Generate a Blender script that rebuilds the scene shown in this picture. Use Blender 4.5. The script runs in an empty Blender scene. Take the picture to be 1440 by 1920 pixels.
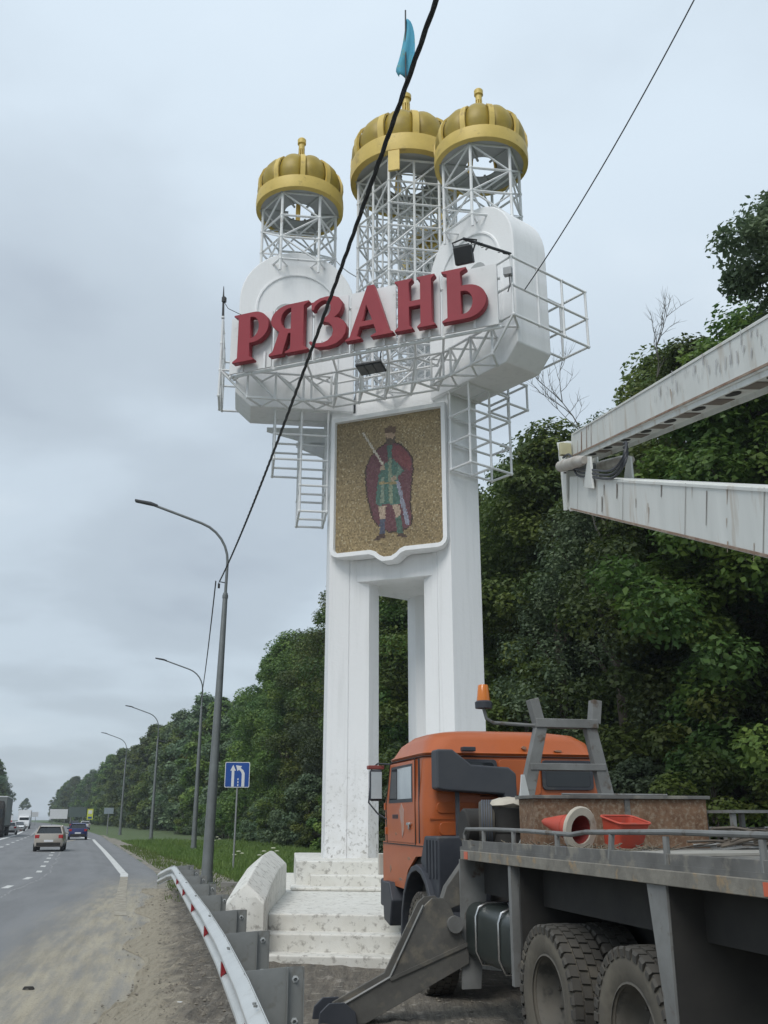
import bpy, bmesh, math, random
import numpy as np
from mathutils import Vector, Matrix
R_ = math.radians
sc = bpy.context.scene
COL = sc.collection
random.seed(7)

# ------------------------------------------------------------------ camera
cam_d = bpy.data.cameras.new('camera'); cam = bpy.data.objects.new('camera', cam_d); COL.objects.link(cam)
cam.location = (0, 0, 1.8); cam.rotation_euler = (R_(90 + 17.76), 0, 0)
cam_d.sensor_fit = 'HORIZONTAL'; cam_d.sensor_width = 36; cam_d.lens = 44.875
cam_d.clip_start = .05; cam_d.clip_end = 4000
sc.camera = cam

# ------------------------------------------------------------------ world: overcast sky
SUN_EL, SUN_AZ = R_(52), R_(208)      # azimuth clockwise from +Y: behind the camera, to its left
w = bpy.data.worlds.new('World'); sc.world = w; w.use_nodes = True
nt = w.node_tree; nt.nodes.clear(); N = nt.nodes.new; L = nt.links.new
def nd(t, **k):
    n = N(t)
    for a, b in k.items(): setattr(n, a, b)
    return n
def mth(op, a, b=None, c=None):
    n = N('ShaderNodeMath'); n.operation = op
    for i, x in enumerate((a, b, c)):
        if x is None: continue
        if hasattr(x, 'node'): L(x, n.inputs[i])
        else: n.inputs[i].default_value = x
    return n.outputs[0]
def vmix(fac, a, b):
    n = N('ShaderNodeMix'); n.data_type = 'RGBA'
    for i, x in ((0, fac), (6, a), (7, b)):
        if hasattr(x, 'node'): L(x, n.inputs[i])
        else: n.inputs[i].default_value = x if i == 0 else (*x, 1)
    return n.outputs[2]
sky = nd('ShaderNodeTexSky', sky_type='NISHITA', sun_disc=False, sun_elevation=SUN_EL, sun_rotation=SUN_AZ)
tc = N('ShaderNodeTexCoord'); sep = N('ShaderNodeSeparateXYZ'); L(tc.outputs['Generated'], sep.inputs[0])
z = mth('MAXIMUM', sep.outputs[2], 0.0)
den = mth('ADD', z, 0.16)
cmb = N('ShaderNodeCombineXYZ'); L(mth('DIVIDE', sep.outputs[0], den), cmb.inputs[0]); L(mth('DIVIDE', sep.outputs[1], den), cmb.inputs[1])
def noi(scale, detail, rough, vec, dist=0):
    n = N('ShaderNodeTexNoise'); n.inputs['Scale'].default_value = scale; n.inputs['Detail'].default_value = detail
    n.inputs['Roughness'].default_value = rough; n.inputs['Distortion'].default_value = dist; L(vec, n.inputs['Vector']); return n.outputs[0]
def ramp(fac, stops):
    n = N('ShaderNodeValToRGB'); L(fac, n.inputs[0]); e = n.color_ramp.elements
    while len(e) < len(stops): e.new(.5)
    for q, (p, c) in zip(e, stops): q.position = p; q.color = (*c, 1) if len(c) == 3 else c
    n.color_ramp.interpolation = 'EASE'; return n.outputs[0]
mp = N('ShaderNodeMapping'); L(cmb.outputs[0], mp.inputs[0]); mp.inputs['Location'].default_value = (1.7, 3.1, 0)
big = noi(.55, 3, .5, mp.outputs[0], .2)
fine = noi(1.4, 5, .5, mp.outputs[0], .15)
cl = mth('ADD', mth('MULTIPLY', big, .6), mth('MULTIPLY', fine, .4))
ccol = ramp(cl, [(.34, (.40, .46, .53)), (.44, (.495, .57, .64)), (.53, (.58, .67, .75)), (.66, (.68, .765, .835))])
grad = ramp(z, [(0, (.78,)*3), (.12, (.80,)*3), (.40, (.86,)*3), (.62, (1.02,)*3), (1, (1.16,)*3)])
mul = N('ShaderNodeMix'); mul.data_type = 'RGBA'; mul.blend_type = 'MULTIPLY'; mul.inputs[0].default_value = 1
L(ccol, mul.inputs[6]); L(grad, mul.inputs[7])
bg1 = N('ShaderNodeBackground'); L(sky.outputs[0], bg1.inputs[0]); bg1.inputs[1].default_value = .09
bg2 = N('ShaderNodeBackground'); L(mul.outputs[2], bg2.inputs[0]); bg2.inputs[1].default_value = 1.03
mixs = N('ShaderNodeMixShader'); mixs.inputs[0].default_value = .9
L(bg1.outputs[0], mixs.inputs[1]); L(bg2.outputs[0], mixs.inputs[2])
wo = N('ShaderNodeOutputWorld'); L(mixs.outputs[0], wo.inputs[0])

sun_d = bpy.data.lights.new('sun', 'SUN'); sun = bpy.data.objects.new('sun', sun_d); COL.objects.link(sun)
sun_d.energy = 1.5; sun_d.angle = R_(28); sun_d.color = (1, .97, .92)
sv = Vector((math.sin(SUN_AZ)*math.cos(SUN_EL), math.cos(SUN_AZ)*math.cos(SUN_EL), math.sin(SUN_EL)))
sun.rotation_euler = sv.to_track_quat('Z', 'Y').to_euler()
vs = sc.view_settings; vs.view_transform = 'Standard'; vs.look = 'None'; vs.exposure = 0.35; vs.gamma = 1; vs.use_curve_mapping = False
sc.cycles.max_bounces = 6; sc.cycles.transparent_max_bounces = 8; sc.cycles.use_denoising = True

# ------------------------------------------------------------------ materials
MATS = {}
def mat(name, c1, c2=None, scale=4, rough=.6, metal=0, bump=0, bscale=None, detail=6, c3=None, s3=9, t3=(.58, .66), coat=0, spec=.5, stretch=None, vary=0):
    """procedural: noise mix c1-c2, optional blotches c3, optional bump"""
    if name in MATS: return MATS[name]
    m = bpy.data.materials.new(name); m.use_nodes = True; t = m.node_tree; n = t.nodes; b = n['Principled BSDF']
    b.inputs['Roughness'].default_value = rough; b.inputs['Metallic'].default_value = metal
    b.inputs['Specular IOR Level'].default_value = spec; b.inputs['Coat Weight'].default_value = coat
    g = n.new('ShaderNodeTexCoord'); vec = g.outputs['Object']
    if stretch:
        mpn = n.new('ShaderNodeMapping'); mpn.inputs['Scale'].default_value = stretch; t.links.new(vec, mpn.inputs[0]); vec = mpn.outputs[0]
    def nz(s, d=detail):
        q = n.new('ShaderNodeTexNoise'); q.inputs['Scale'].default_value = s; q.inputs['Detail'].default_value = d; q.inputs['Roughness'].default_value = .6
        t.links.new(vec, q.inputs['Vector']); return q.outputs[0]
    def rp(f, a, b_):
        q = n.new('ShaderNodeMapRange'); q.inputs[1].default_value = a; q.inputs[2].default_value = b_; t.links.new(f, q.inputs[0]); return q.outputs[0]
    def mx(f, a, b_):
        q = n.new('ShaderNodeMix'); q.data_type = 'RGBA'
        for i, x in ((0, f), (6, a), (7, b_)):
            if hasattr(x, 'node'): t.links.new(x, q.inputs[i])
            elif i: q.inputs[i].default_value = (*x, 1)
            else: q.inputs[i].default_value = x
        return q.outputs[2]
    if c2 is None: c2 = tuple(x*.82 for x in c1)
    col = mx(rp(nz(scale), .32, .68), c1, c2)
    if c3: col = mx(rp(nz(s3), *t3), col, c3)
    if vary:
        oi = n.new('ShaderNodeObjectInfo'); hs = n.new('ShaderNodeHueSaturation'); t.links.new(col, hs.inputs['Color'])
        q = n.new('ShaderNodeMapRange'); t.links.new(oi.outputs['Random'], q.inputs[0]); q.inputs[3].default_value = 1-vary; q.inputs[4].default_value = 1+vary
        t.links.new(q.outputs[0], hs.inputs['Value']); col = hs.outputs[0]
    t.links.new(col, b.inputs['Base Color'])
    if bump:
        q = n.new('ShaderNodeBump'); q.inputs['Strength'].default_value = 1; q.inputs['Distance'].default_value = bump
        t.links.new(nz(bscale or scale*3), q.inputs['Height']); t.links.new(q.outputs[0], b.inputs['Normal'])
    MATS[name] = m; return m

def plaster(name, c=(.80, .80, .80), zdirt=3.0, amount=.5):
    """white limewash with grime and chipped spots that gather low on the wall (a stain of its own, world height)"""
    m = bpy.data.materials.new(name); m.use_nodes = True; t = m.node_tree; n = t.nodes; b = n['Principled BSDF']; b.inputs['Roughness'].default_value = .7
    g = n.new('ShaderNodeNewGeometry'); pos = g.outputs['Position']
    def nz(s, d=6, st=None):
        v = pos
        if st:
            q = n.new('ShaderNodeMapping'); q.inputs['Scale'].default_value = st; t.links.new(pos, q.inputs[0]); v = q.outputs[0]
        q = n.new('ShaderNodeTexNoise'); q.inputs['Scale'].default_value = s; q.inputs['Detail'].default_value = d; q.inputs['Roughness'].default_value = .65; t.links.new(v, q.inputs['Vector']); return q.outputs[0]
    def rp(f, a, b_, c_=0, d_=1):
        q = n.new('ShaderNodeMapRange'); t.links.new(f, q.inputs[0])
        for i, x in enumerate((a, b_, c_, d_)): q.inputs[i+1].default_value = x
        return q.outputs[0]
    def mm(op, a, b_):
        q = n.new('ShaderNodeMath'); q.operation = op
        for i, x in enumerate((a, b_)):
            if hasattr(x, 'node'): t.links.new(x, q.inputs[i])
            else: q.inputs[i].default_value = x
        return q.outputs[0]
    def mx(f, a, b_):
        q = n.new('ShaderNodeMix'); q.data_type = 'RGBA'
        for i, x in ((0, f), (6, a), (7, b_)):
            if hasattr(x, 'node'): t.links.new(x, q.inputs[i])
            else: q.inputs[i].default_value = (*x, 1)
        return q.outputs[2]
    sp = n.new('ShaderNodeSeparateXYZ'); t.links.new(pos, sp.inputs[0])
    low = rp(mm('ADD', sp.outputs[2], mm('MULTIPLY', nz(1.3), 1.2)), zdirt+.6, zdirt-2.2)
    streak = rp(nz(2.2, 4, (3, 3, .18)), .5, .75, 0, .28)
    col = mx(streak, c, (.55, .555, .55))
    col = mx(mm('MULTIPLY', low, rp(nz(3.2), .38, .72, 0, amount)), col, (.50, .48, .42))
    col = mx(mm('MULTIPLY', low, rp(nz(11, 8), .55-.02*amount, .64, 0, min(1, amount*1.5))), col, (.26, .245, .22))
    t.links.new(col, b.inputs['Base Color'])
    q = n.new('ShaderNodeBump'); q.inputs['Distance'].default_value = .004; t.links.new(nz(14, 8), q.inputs['Height']); t.links.new(q.outputs[0], b.inputs['Normal'])
    MATS[name] = m; return m

def leafmat(name, c1, c2, c3, nscale=.35):
    m = bpy.data.materials.new(name); m.use_nodes = True; t = m.node_tree; n = t.nodes; b = n['Principled BSDF']
    b.inputs['Roughness'].default_value = .55; b.inputs['Specular IOR Level'].default_value = .35
    oi = n.new('ShaderNodeObjectInfo'); at = n.new('ShaderNodeAttribute'); at.attribute_name = 'shade'
    g = n.new('ShaderNodeTexCoord'); q = n.new('ShaderNodeTexNoise'); q.inputs['Scale'].default_value = nscale; q.inputs['Detail'].default_value = 2
    t.links.new(g.outputs['Object'], q.inputs['Vector'])
    def mx(f, a, b_):
        k = n.new('ShaderNodeMix'); k.data_type = 'RGBA'; t.links.new(f, k.inputs[0])
        for i, x in ((6, a), (7, b_)):
            if hasattr(x, 'node'): t.links.new(x, k.inputs[i])
            else: k.inputs[i].default_value = (*x, 1)
        return k.outputs[2]
    r = n.new('ShaderNodeMapRange'); r.inputs[1].default_value = .4; r.inputs[2].default_value = .62; t.links.new(q.outputs[0], r.inputs[0])
    col = mx(r.outputs[0], c1, c2); col = mx(at.outputs['Fac'], col, c3)
    hs = n.new('ShaderNodeHueSaturation'); t.links.new(col, hs.inputs['Color'])
    for k, lo, hi in (('Value', .70, 1.40), ('Hue', .478, .515)):
        r = n.new('ShaderNodeMapRange'); t.links.new(oi.outputs['Random'], r.inputs[0]); r.inputs[3].default_value = lo; r.inputs[4].default_value = hi; t.links.new(r.outputs[0], hs.inputs[k])
    t.links.new(hs.outputs[0], b.inputs['Base Color'])
    tr = n.new('ShaderNodeBsdfTranslucent'); t.links.new(hs.outputs[0], tr.inputs[0])
    ms = n.new('ShaderNodeMixShader'); ms.inputs[0].default_value = .34
    t.links.new(b.outputs[0], ms.inputs[1]); t.links.new(tr.outputs[0], ms.inputs[2]); t.links.new(ms.outputs[0], n['Material Output'].inputs[0])
    MATS[name] = m; return m

# ------------------------------------------------------------------ mesh helpers
class MB:
    def __init__(s): s.v = []; s.f = []
    def add(s, vs, fs):
        o = len(s.v); s.v += [tuple(x) for x in vs]; s.f += [tuple(i+o for i in q) for q in fs]; return s
    def box(s, c, size, rot=None):
        hx, hy, hz = (x/2 for x in size); p = [Vector((sx*hx, sy*hy, sz*hz)) for sz in (-1, 1) for sy in (-1, 1) for sx in (-1, 1)]
        if rot is not None: p = [rot @ q for q in p]
        c = Vector(c)
        return s.add([q+c for q in p], [(0,2,3,1),(4,5,7,6),(0,1,5,4),(2,6,7,3),(0,4,6,2),(1,3,7,5)])
    def b2(s, a, b): return s.box([(a[i]+b[i])/2 for i in range(3)], [abs(b[i]-a[i]) for i in range(3)])
    def prism(s, poly, fn0, fn1):
        """poly: 2D points; fn0/fn1 map (a,b)->3D for both caps"""
        n = len(poly); s.add([fn0(*p) for p in poly]+[fn1(*p) for p in poly], [tuple(range(n-1, -1, -1)), tuple(range(n, 2*n))]+[(i, (i+1) % n, n+(i+1) % n, n+i) for i in range(n)]); return s
    def pz(s, poly, z0, z1): return s.prism(poly, lambda a, b: (a, b, z0), lambda a, b: (a, b, z1))
    def px(s, poly, x0, x1): return s.prism(poly, lambda a, b: (x0, a, b), lambda a, b: (x1, a, b))
    def py(s, poly, y0, y1): return s.prism(poly, lambda a, b: (a, y0, b), lambda a, b: (a, y1, b))
    def tube(s, pts, r, n=8, caps=True):
        pts = [Vector(p) for p in pts]; rr = r if isinstance(r, (list, tuple)) else [r]*len(pts); rings = []
        up = None
        for i, p in enumerate(pts):
            d = (pts[min(i+1, len(pts)-1)]-pts[max(i-1, 0)]).normalized()
            if up is None: up = Vector((0, 0, 1)) if abs(d.z) < .9 else Vector((1, 0, 0))
            a = d.cross(up)
            if a.length < 1e-4: a = d.orthogonal()
            a.normalize(); b = a.cross(d).normalized(); up = b
            rings.append([p+(a*math.cos(2*math.pi*k/n)+b*math.sin(2*math.pi*k/n))*rr[i] for k in range(n)])
        fs = [(j*n+k, j*n+(k+1) % n, (j+1)*n+(k+1) % n, (j+1)*n+k) for j in range(len(pts)-1) for k in range(n)]
        if caps: fs += [tuple(range(n-1, -1, -1)), tuple(range((len(pts)-1)*n, len(pts)*n))]
        return s.add([q for g in rings for q in g], fs)
    def lathe(s, prof, n=24, c=(0, 0, 0), axis='z', closed=False):
        vs = []
        for (r, h) in prof:
            for k in range(n):
                a = 2*math.pi*k/n; x, y = r*math.cos(a), r*math.sin(a)
                vs.append((c[0]+x, c[1]+y, c[2]+h) if axis == 'z' else (c[0]+h, c[1]+x, c[2]+y) if axis == 'x' else (c[0]+x, c[1]+h, c[2]+y))
        m = len(prof); fs = [(j*n+k, j*n+(k+1) % n, ((j+1) % m)*n+(k+1) % n, ((j+1) % m)*n+k) for j in range(m if closed else m-1) for k in range(n)]
        return s.add(vs, fs)
    def ball(s, c, r, n=6):
        return s.lathe([(r*math.sin(math.pi*j/n)+1e-4, -r*math.cos(math.pi*j/n)) for j in range(n+1)], n+2, c)
    def loft(s, rings, caps=True):
        n = len(rings[0]); fs = [(j*n+k, j*n+(k+1) % n, (j+1)*n+(k+1) % n, (j+1)*n+k) for j in range(len(rings)-1) for k in range(n)]
        if caps: fs += [tuple(range(n-1, -1, -1)), tuple(range((len(rings)-1)*n, len(rings)*n))]
        return s.add([q for g in rings for q in g], fs)
    def mesh(s, name, m, smooth=35):
        me = bpy.data.meshes.new(name); me.from_pydata(s.v, [], s.f); me.update()
        bm = bmesh.new(); bm.from_mesh(me); bmesh.ops.recalc_face_normals(bm, faces=bm.faces); bm.to_mesh(me); bm.free()
        if smooth:
            me.polygons.foreach_set('use_smooth', [True]*len(me.polygons)); me.set_sharp_from_angle(angle=R_(smooth))
        if m: me.materials.append(m)
        return me
    def build(s, name, m, parent=None, bevel=0, smooth=35):
        o = bpy.data.objects.new(name, s.mesh(name, m, smooth)); COL.objects.link(o)
        if parent: o.parent = parent
        if bevel:
            k = o.modifiers.new('bevel', 'BEVEL'); k.width = bevel; k.segments = 2; k.limit_method = 'ANGLE'; k.angle_limit = R_(40); k.harden_normals = True
        return o
def empty(name, loc=(0, 0, 0), rz=0, label=None, cat=None, group=None, parent=None):
    o = bpy.data.objects.new(name, None); COL.objects.link(o); o.location = loc; o.rotation_euler = (0, 0, rz); o.empty_display_size = .2
    if parent: o.parent = parent
    return tag(o, label, cat, group)
def tag(o, label=None, cat=None, group=None, kind=None):
    for k, x in (('label', label), ('category', cat), ('group', group), ('kind', kind)):
        if x: o[k] = x
    return o
def copy_tree(o, parent=None):
    c = o.copy(); COL.objects.link(c); c.parent = parent
    for ch in list(o.children): copy_tree(ch, c)
    return c
def rrect(x0, x1, y0, y1, r, k=4):
    p = []
    for cx, cy, a0 in ((x1-r, y1-r, 0), (x0+r, y1-r, 90), (x0+r, y0+r, 180), (x1-r, y0+r, 270)):
        for i in range(k+1):
            a = R_(a0+90*i/k); p.append((cx+r*math.cos(a), cy+r*math.sin(a)))
    return p
def npmesh(name, V, F, m, shade=None):
    me = bpy.data.meshes.new(name); k = F.shape[1]
    me.vertices.add(len(V)); me.vertices.foreach_set('co', V.astype(np.float32).ravel())
    me.loops.add(F.size); me.loops.foreach_set('vertex_index', F.astype(np.int32).ravel())
    me.polygons.add(len(F)); me.polygons.foreach_set('loop_start', np.arange(0, F.size, k, dtype=np.int32))
    if shade is not None:
        a = me.attributes.new('shade', 'FLOAT', 'FACE'); a.data.foreach_set('value', shade.astype(np.float32))
    me.update(calc_edges=True); me.materials.append(m); return me
# ------------------------------------------------------------------ ground, road, markings
YS = [-30, -8, 5.7, 10, 16.4, 25, 34.5, 45, 60, 80, 112, 160, 220, 300, 420, 600, 900]
XS = [6.5, 1.8, -1.3, -2.24, -3.65, -5.55, -7.6, -10.8, -15.4, -21.6, -31.4, -47.4, -68, -96.5, -141, -211, -330]
def xe(y): return float(np.interp(y, YS, XS))
def wid(y): return float(np.interp(y, [-30, 60, 140, 300, 900], [26, 26, 21, 16.5, 16.5]))

m_ground = mat('earth_and_grass', (.06, .10, .028), (.085, .12, .04), .5, .9, bump=.03, bscale=6, c3=(.09, .10, .04), s3=.2)
g = MB().add([(-1100, -150, 0), (900, -150, 0), (900, 1300, 0), (-1100, 1300, 0)], [(0, 1, 2, 3)]).build('ground', m_ground, smooth=0); tag(g, kind='structure')

def asphalt():
    m = bpy.data.materials.new('asphalt_dusty'); m.use_nodes = True; t = m.node_tree; n = t.nodes; b = n['Principled BSDF']; b.inputs['Roughness'].default_value = .8
    lat = n.new('ShaderNodeAttribute'); lat.attribute_name = 'lat'; al = n.new('ShaderNodeAttribute'); al.attribute_name = 'along'
    pos = n.new('ShaderNodeNewGeometry').outputs['Position']
    cb = n.new('ShaderNodeCombineXYZ'); t.links.new(lat.outputs['Fac'], cb.inputs[0])
    k = n.new('ShaderNodeMath'); k.operation = 'MULTIPLY'; t.links.new(al.outputs['Fac'], k.inputs[0]); k.inputs[1].default_value = .16; t.links.new(k.outputs[0], cb.inputs[1])
    def nz(s, v, d=7, r=.6):
        q = n.new('ShaderNodeTexNoise'); q.inputs['Scale'].default_value = s; q.inputs['Detail'].default_value = d; q.inputs['Roughness'].default_value = r; t.links.new(v, q.inputs['Vector']); return q.outputs[0]
    def rp(f, a, b_, c_=0, d_=1):
        q = n.new('ShaderNodeMapRange'); q.interpolation_type = 'SMOOTHSTEP'; t.links.new(f, q.inputs[0])
        for i, x in enumerate((a, b_, c_, d_)): q.inputs[i+1].default_value = x
        return q.outputs[0]
    def mm(op, a, b_):
        q = n.new('ShaderNodeMath'); q.operation = op
        for i, x in enumerate((a, b_)):
            if hasattr(x, 'node'): t.links.new(x, q.inputs[i])
            else: q.inputs[i].default_value = x
        return q.outputs[0]
    def mx(f, a, b_):
        q = n.new('ShaderNodeMix'); q.data_type = 'RGBA'
        for i, x in ((0, f), (6, a), (7, b_)):
            if hasattr(x, 'node'): t.links.new(x, q.inputs[i])
            else: q.inputs[i].default_value = (*x, 1)
        return q.outputs[2]
    cs0_ = n.new('ShaderNodeCombineXYZ'); t.links.new(mm('MULTIPLY', lat.outputs['Fac'], 1.6), cs0_.inputs[0]); t.links.new(mm('MULTIPLY', al.outputs['Fac'], .22), cs0_.inputs[1]); cs0 = cs0_.outputs[0]
    base = mx(rp(nz(1.4, cb.outputs[0]), .35, .65), (.175, .178, .182), (.225, .228, .232))
    base = mx(rp(nz(90, pos, 3), .35, .7), base, (.11, .112, .115))
    # tyre-worn lighter wheel paths
    wv = mm('SINE', mm('MULTIPLY', lat.outputs['Fac'], 3.4), 0)
    base = mx(rp(wv, .2, 1, 0, .25), base, (.22, .225, .23))
    # thin crack along the lane joint
    jl = mm('ABSOLUTE', mm('SUBTRACT', mm('ADD', lat.outputs['Fac'], mm('MULTIPLY', nz(.35, pos), .7)), 4.05), 0)
    base = mx(mm('MULTIPLY', rp(jl, .035, .01), rp(nz(2.5, pos), .42, .55, 0, .75)), base, (.34, .34, .33))
    d = mm('ADD', lat.outputs['Fac'], mm('MULTIPLY', mm('SUBTRACT', nz(.8, cb.outputs[0]), .5), 2.8))
    dust = mm('MULTIPLY', rp(d, 2.5, 1.0), rp(al.outputs['Fac'], 36, 22))
    dust = mm('MULTIPLY', dust, rp(nz(3.0, cs0), .30, .62, .35, 1))
    dcol = mx(rp(nz(2.0, cb.outputs[0], 8, .7), .35, .68), (.345, .305, .225), (.235, .21, .16))
    cs_ = n.new('ShaderNodeCombineXYZ'); t.links.new(mm('MULTIPLY', lat.outputs['Fac'], 6), cs_.inputs[0]); t.links.new(mm('MULTIPLY', al.outputs['Fac'], .35), cs_.inputs[1])
    stk = nz(1.0, cs_.outputs[0], 6, .65)
    dcol = mx(rp(stk, .42, .66, 0, .55), dcol, (.40, .36, .275)); dcol = mx(rp(stk, .50, .30, 0, .5), dcol, (.17, .155, .125))
    dcol = mx(rp(nz(130, pos, 2), .60, .70, 0, .8), dcol, (.44, .41, .34))
    dcol = mx(rp(nz(40, pos, 4), .55, .72), dcol, (.15, .13, .10))
    col = mx(dust, base, dcol)
    t.links.new(col, b.inputs['Base Color'])
    q = n.new('ShaderNodeBump'); q.inputs['Distance'].default_value = .006; t.links.new(nz(60, pos, 6), q.inputs['Height']); t.links.new(q.outputs[0], b.inputs['Normal'])
    return m
def strip(name, m, f0, f1, y0, y1, z, n, nl=1, wob=0, parent=None):
    """ribbon along the road between lateral offsets (measured to the left of the right edge)"""
    ys = [y0+(y1-y0)*(i/n)**1.6 if y1-y0 > 120 else y0+(y1-y0)*i/n for i in range(n+1)]
    V = []; la = []; al = []
    rnd = random.Random(name)
    for y in ys:
        a, b = f0(y), f1(y)
        for k in range(nl+1):
            d = a+(b-a)*k/nl
            if wob and k in (0, nl): d += rnd.uniform(-wob, wob)
            V.append((xe(y)-d, y, z)); la.append(d); al.append(y)
    F = [(i*(nl+1)+k, i*(nl+1)+k+1, (i+1)*(nl+1)+k+1, (i+1)*(nl+1)+k) for i in range(n) for k in range(nl)]
    o = MB().add(V, F).build(name, m, parent, smooth=0)
    for nm, val in (('lat', la), ('along', al)):
        at = o.data.attributes.new(nm, 'FLOAT', 'POINT'); at.data.foreach_set('value', val)
    return o
road = strip('road', asphalt(), lambda y: 0, wid, -30, 900, .012, 140, 6); tag(road, kind='structure')
m_paint = mat('road_paint', (.62, .62, .60), (.50, .50, .48), 8, .7, c3=(.24, .24, .235), s3=6, t3=(.55, .7))
m_paint2 = mat('road_paint_worn', (.36, .33, .27), (.31, .275, .21), 3, .75, c3=(.22, .195, .15), s3=4, t3=(.42, .6))
EO = lambda y: float(np.interp(y, [14, 22, 35, 92], [.25, .62, 1.05, 1.05]))
strip('edge_line', m_paint, EO, lambda y: EO(y)+.26, 33, 92, .017, 40, parent=road)
strip('edge_line', m_paint2, EO, lambda y: EO(y)+.24, 20, 33, .017, 14, parent=road)
strip('edge_line', m_paint, lambda y: 1.2+(y-92)*.085, lambda y: 1.5+(y-92)*.085, 92.5, 122, .017, 16, parent=road)
strip('edge_line', m_paint2, lambda y: 4.6-(y-70)*.1, lambda y: 4.9-(y-70)*.1, 70, 90, .017, 12, parent=road)
strip('edge_line', m_paint, lambda y: 9.4, lambda y: 9.8, 78, 300, .017, 40, parent=road)
for k in range(40):
    y = 19.6+k*4.0
    if y < 62: strip('lane_dash', m_paint, lambda q: 4.0, lambda q: 4.2, y, y+1.15, .017, 1, parent=road)
    y = 34+k*4.0*1.6
    if y < 200: strip('lane_dash', m_paint, lambda q: 7.6, lambda q: 7.82, y, y+2.0, .017, 1, parent=road)

m_shoulder = mat('gravel_shoulder', (.27, .245, .20), (.20, .185, .155), 1.2, .95, bump=.02, bscale=25, c3=(.10, .095, .08), s3=1.6, t3=(.55, .64))
o = strip('gravel_shoulder', m_shoulder, lambda y: -float(np.interp(y, [22, 34, 50, 75, 115], [3.0, 2.2, 1.6, 1.3, .4])), lambda y: .05, 22, 115, .006, 60, 2, .28); tag(o, kind='structure')

def mud():
    m = bpy.data.materials.new('trodden_mud'); m.use_nodes = True; t = m.node_tree; n = t.nodes; b = n['Principled BSDF']; b.inputs['Roughness'].default_value = .9
    pos = n.new('ShaderNodeNewGeometry').outputs['Position']
    def mapv(sc_, rz=0):
        q = n.new('ShaderNodeMapping'); q.inputs['Scale'].default_value = sc_; q.inputs['Rotation'].default_value = (0, 0, rz); t.links.new(pos, q.inputs[0]); return q.outputs[0]
    def nz(s, v=None, d=8, r=.62):
        q = n.new('ShaderNodeTexNoise'); q.inputs['Scale'].default_value = s; q.inputs['Detail'].default_value = d; q.inputs['Roughness'].default_value = r; t.links.new(v or pos, q.inputs['Vector']); return q.outputs[0]
    def rp(f, a, b_, c_=0, d_=1):
        q = n.new('ShaderNodeMapRange'); t.links.new(f, q.inputs[0])
        for i, x in enumerate((a, b_, c_, d_)): q.inputs[i+1].default_value = x
        return q.outputs[0]
    def mx(f, a, b_):
        q = n.new('ShaderNodeMix'); q.data_type = 'RGBA'; t.links.new(f, q.inputs[0])
        for i, x in ((6, a), (7, b_)):
            if hasattr(x, 'node'): t.links.new(x, q.inputs[i])
            else: q.inputs[i].default_value = (*x, 1)
        return q.outputs[2]
    rut = nz(2.4, mapv((3.2, .35, 1), R_(-13)), 5)
    col = mx(rp(nz(1.1), .38, .62), (.135, .118, .095), (.215, .19, .152))
    col = mx(rp(rut, .42, .62), col, (.10, .09, .075))
    col = mx(rp(nz(7), .56, .68), col, (.30, .275, .235))
    col = mx(rp(nz(30, None, 4), .58, .68), col, (.06, .055, .045))
    la = n.new('ShaderNodeAttribute'); la.attribute_name = 'shade'
    su = n.new('ShaderNodeMath'); su.operation = 'SUBTRACT'; t.links.new(nz(3.5), su.inputs[0]); t.links.new(la.outputs['Fac'], su.inputs[1])
    col = mx(rp(su.outputs[0], .02, .42), col, (.30, .265, .20))
    t.links.new(col, b.inputs['Base Color'])
    a = n.new('ShaderNodeMath'); a.operation = 'MULTIPLY_ADD'; t.links.new(rut, a.inputs[0]); a.inputs[1].default_value = 1.2; t.links.new(nz(9), a.inputs[2])
    q = n.new('ShaderNodeBump'); q.inputs['Distance'].default_value = .06; t.links.new(a.outputs[0], q.inputs['Height']); t.links.new(q.outputs[0], b.inputs['Normal'])
    return m
m_mud = mud()
# dirt yard: real relief (ruts and clods) between the road edge and the grass
nx, ny = 150, 190
ux = np.linspace(0, 1, nx); Y = -9+np.linspace(0, 1, ny)**1.15*36.5
V = np.zeros((ny, nx, 3)); rng = np.random.default_rng(3)
xl = np.array([xe(y) for y in Y])
right = np.interp(Y, [-9, 20, 27.5], [24, 20, 2.2])
left = xl-.22+.14*np.sin(Y*1.1)+.08*np.sin(Y*2.3+1)
X = left[:, None]+ux[None, :]**1.6*(right-left)[:, None]
V[..., 0] = X; V[..., 1] = Y[:, None]
lat = X-xl[:, None]
tread = np.where((lat > .3) & (lat < 1.6), (.5+.5*np.sin(Y[:, None]*22+3*np.sin(lat*3)))*.035*(np.sin(lat*5.2+.6) > 0), 0)
rough = rng.normal(0, .012, (ny, nx))
zz = .018+tread+np.abs(rough)*1.2+.03*np.exp(-((lat-1.9)/.5)**2)
zz[:, 0] = .016; zz[0] = zz[-1] = .004; zz[:, -1] = .004
V[..., 2] = zz
idx = np.arange(nx*ny).reshape(ny, nx)
F = np.stack([idx[:-1, :-1], idx[:-1, 1:], idx[1:, 1:], idx[1:, :-1]], -1).reshape(-1, 4)
me = npmesh('dirt_yard', V.reshape(-1, 3), F, m_mud, np.repeat(0, len(F))); me.attributes.remove(me.attributes['shade']); _at = me.attributes.new('shade', 'FLOAT', 'POINT'); _at.data.foreach_set('value', np.clip(lat, -.2, 5).ravel().astype(np.float32)); me.polygons.foreach_set('use_smooth', [True]*len(me.polygons))
o = bpy.data.objects.new('dirt_yard', me); COL.objects.link(o); tag(o, kind='structure')

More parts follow.
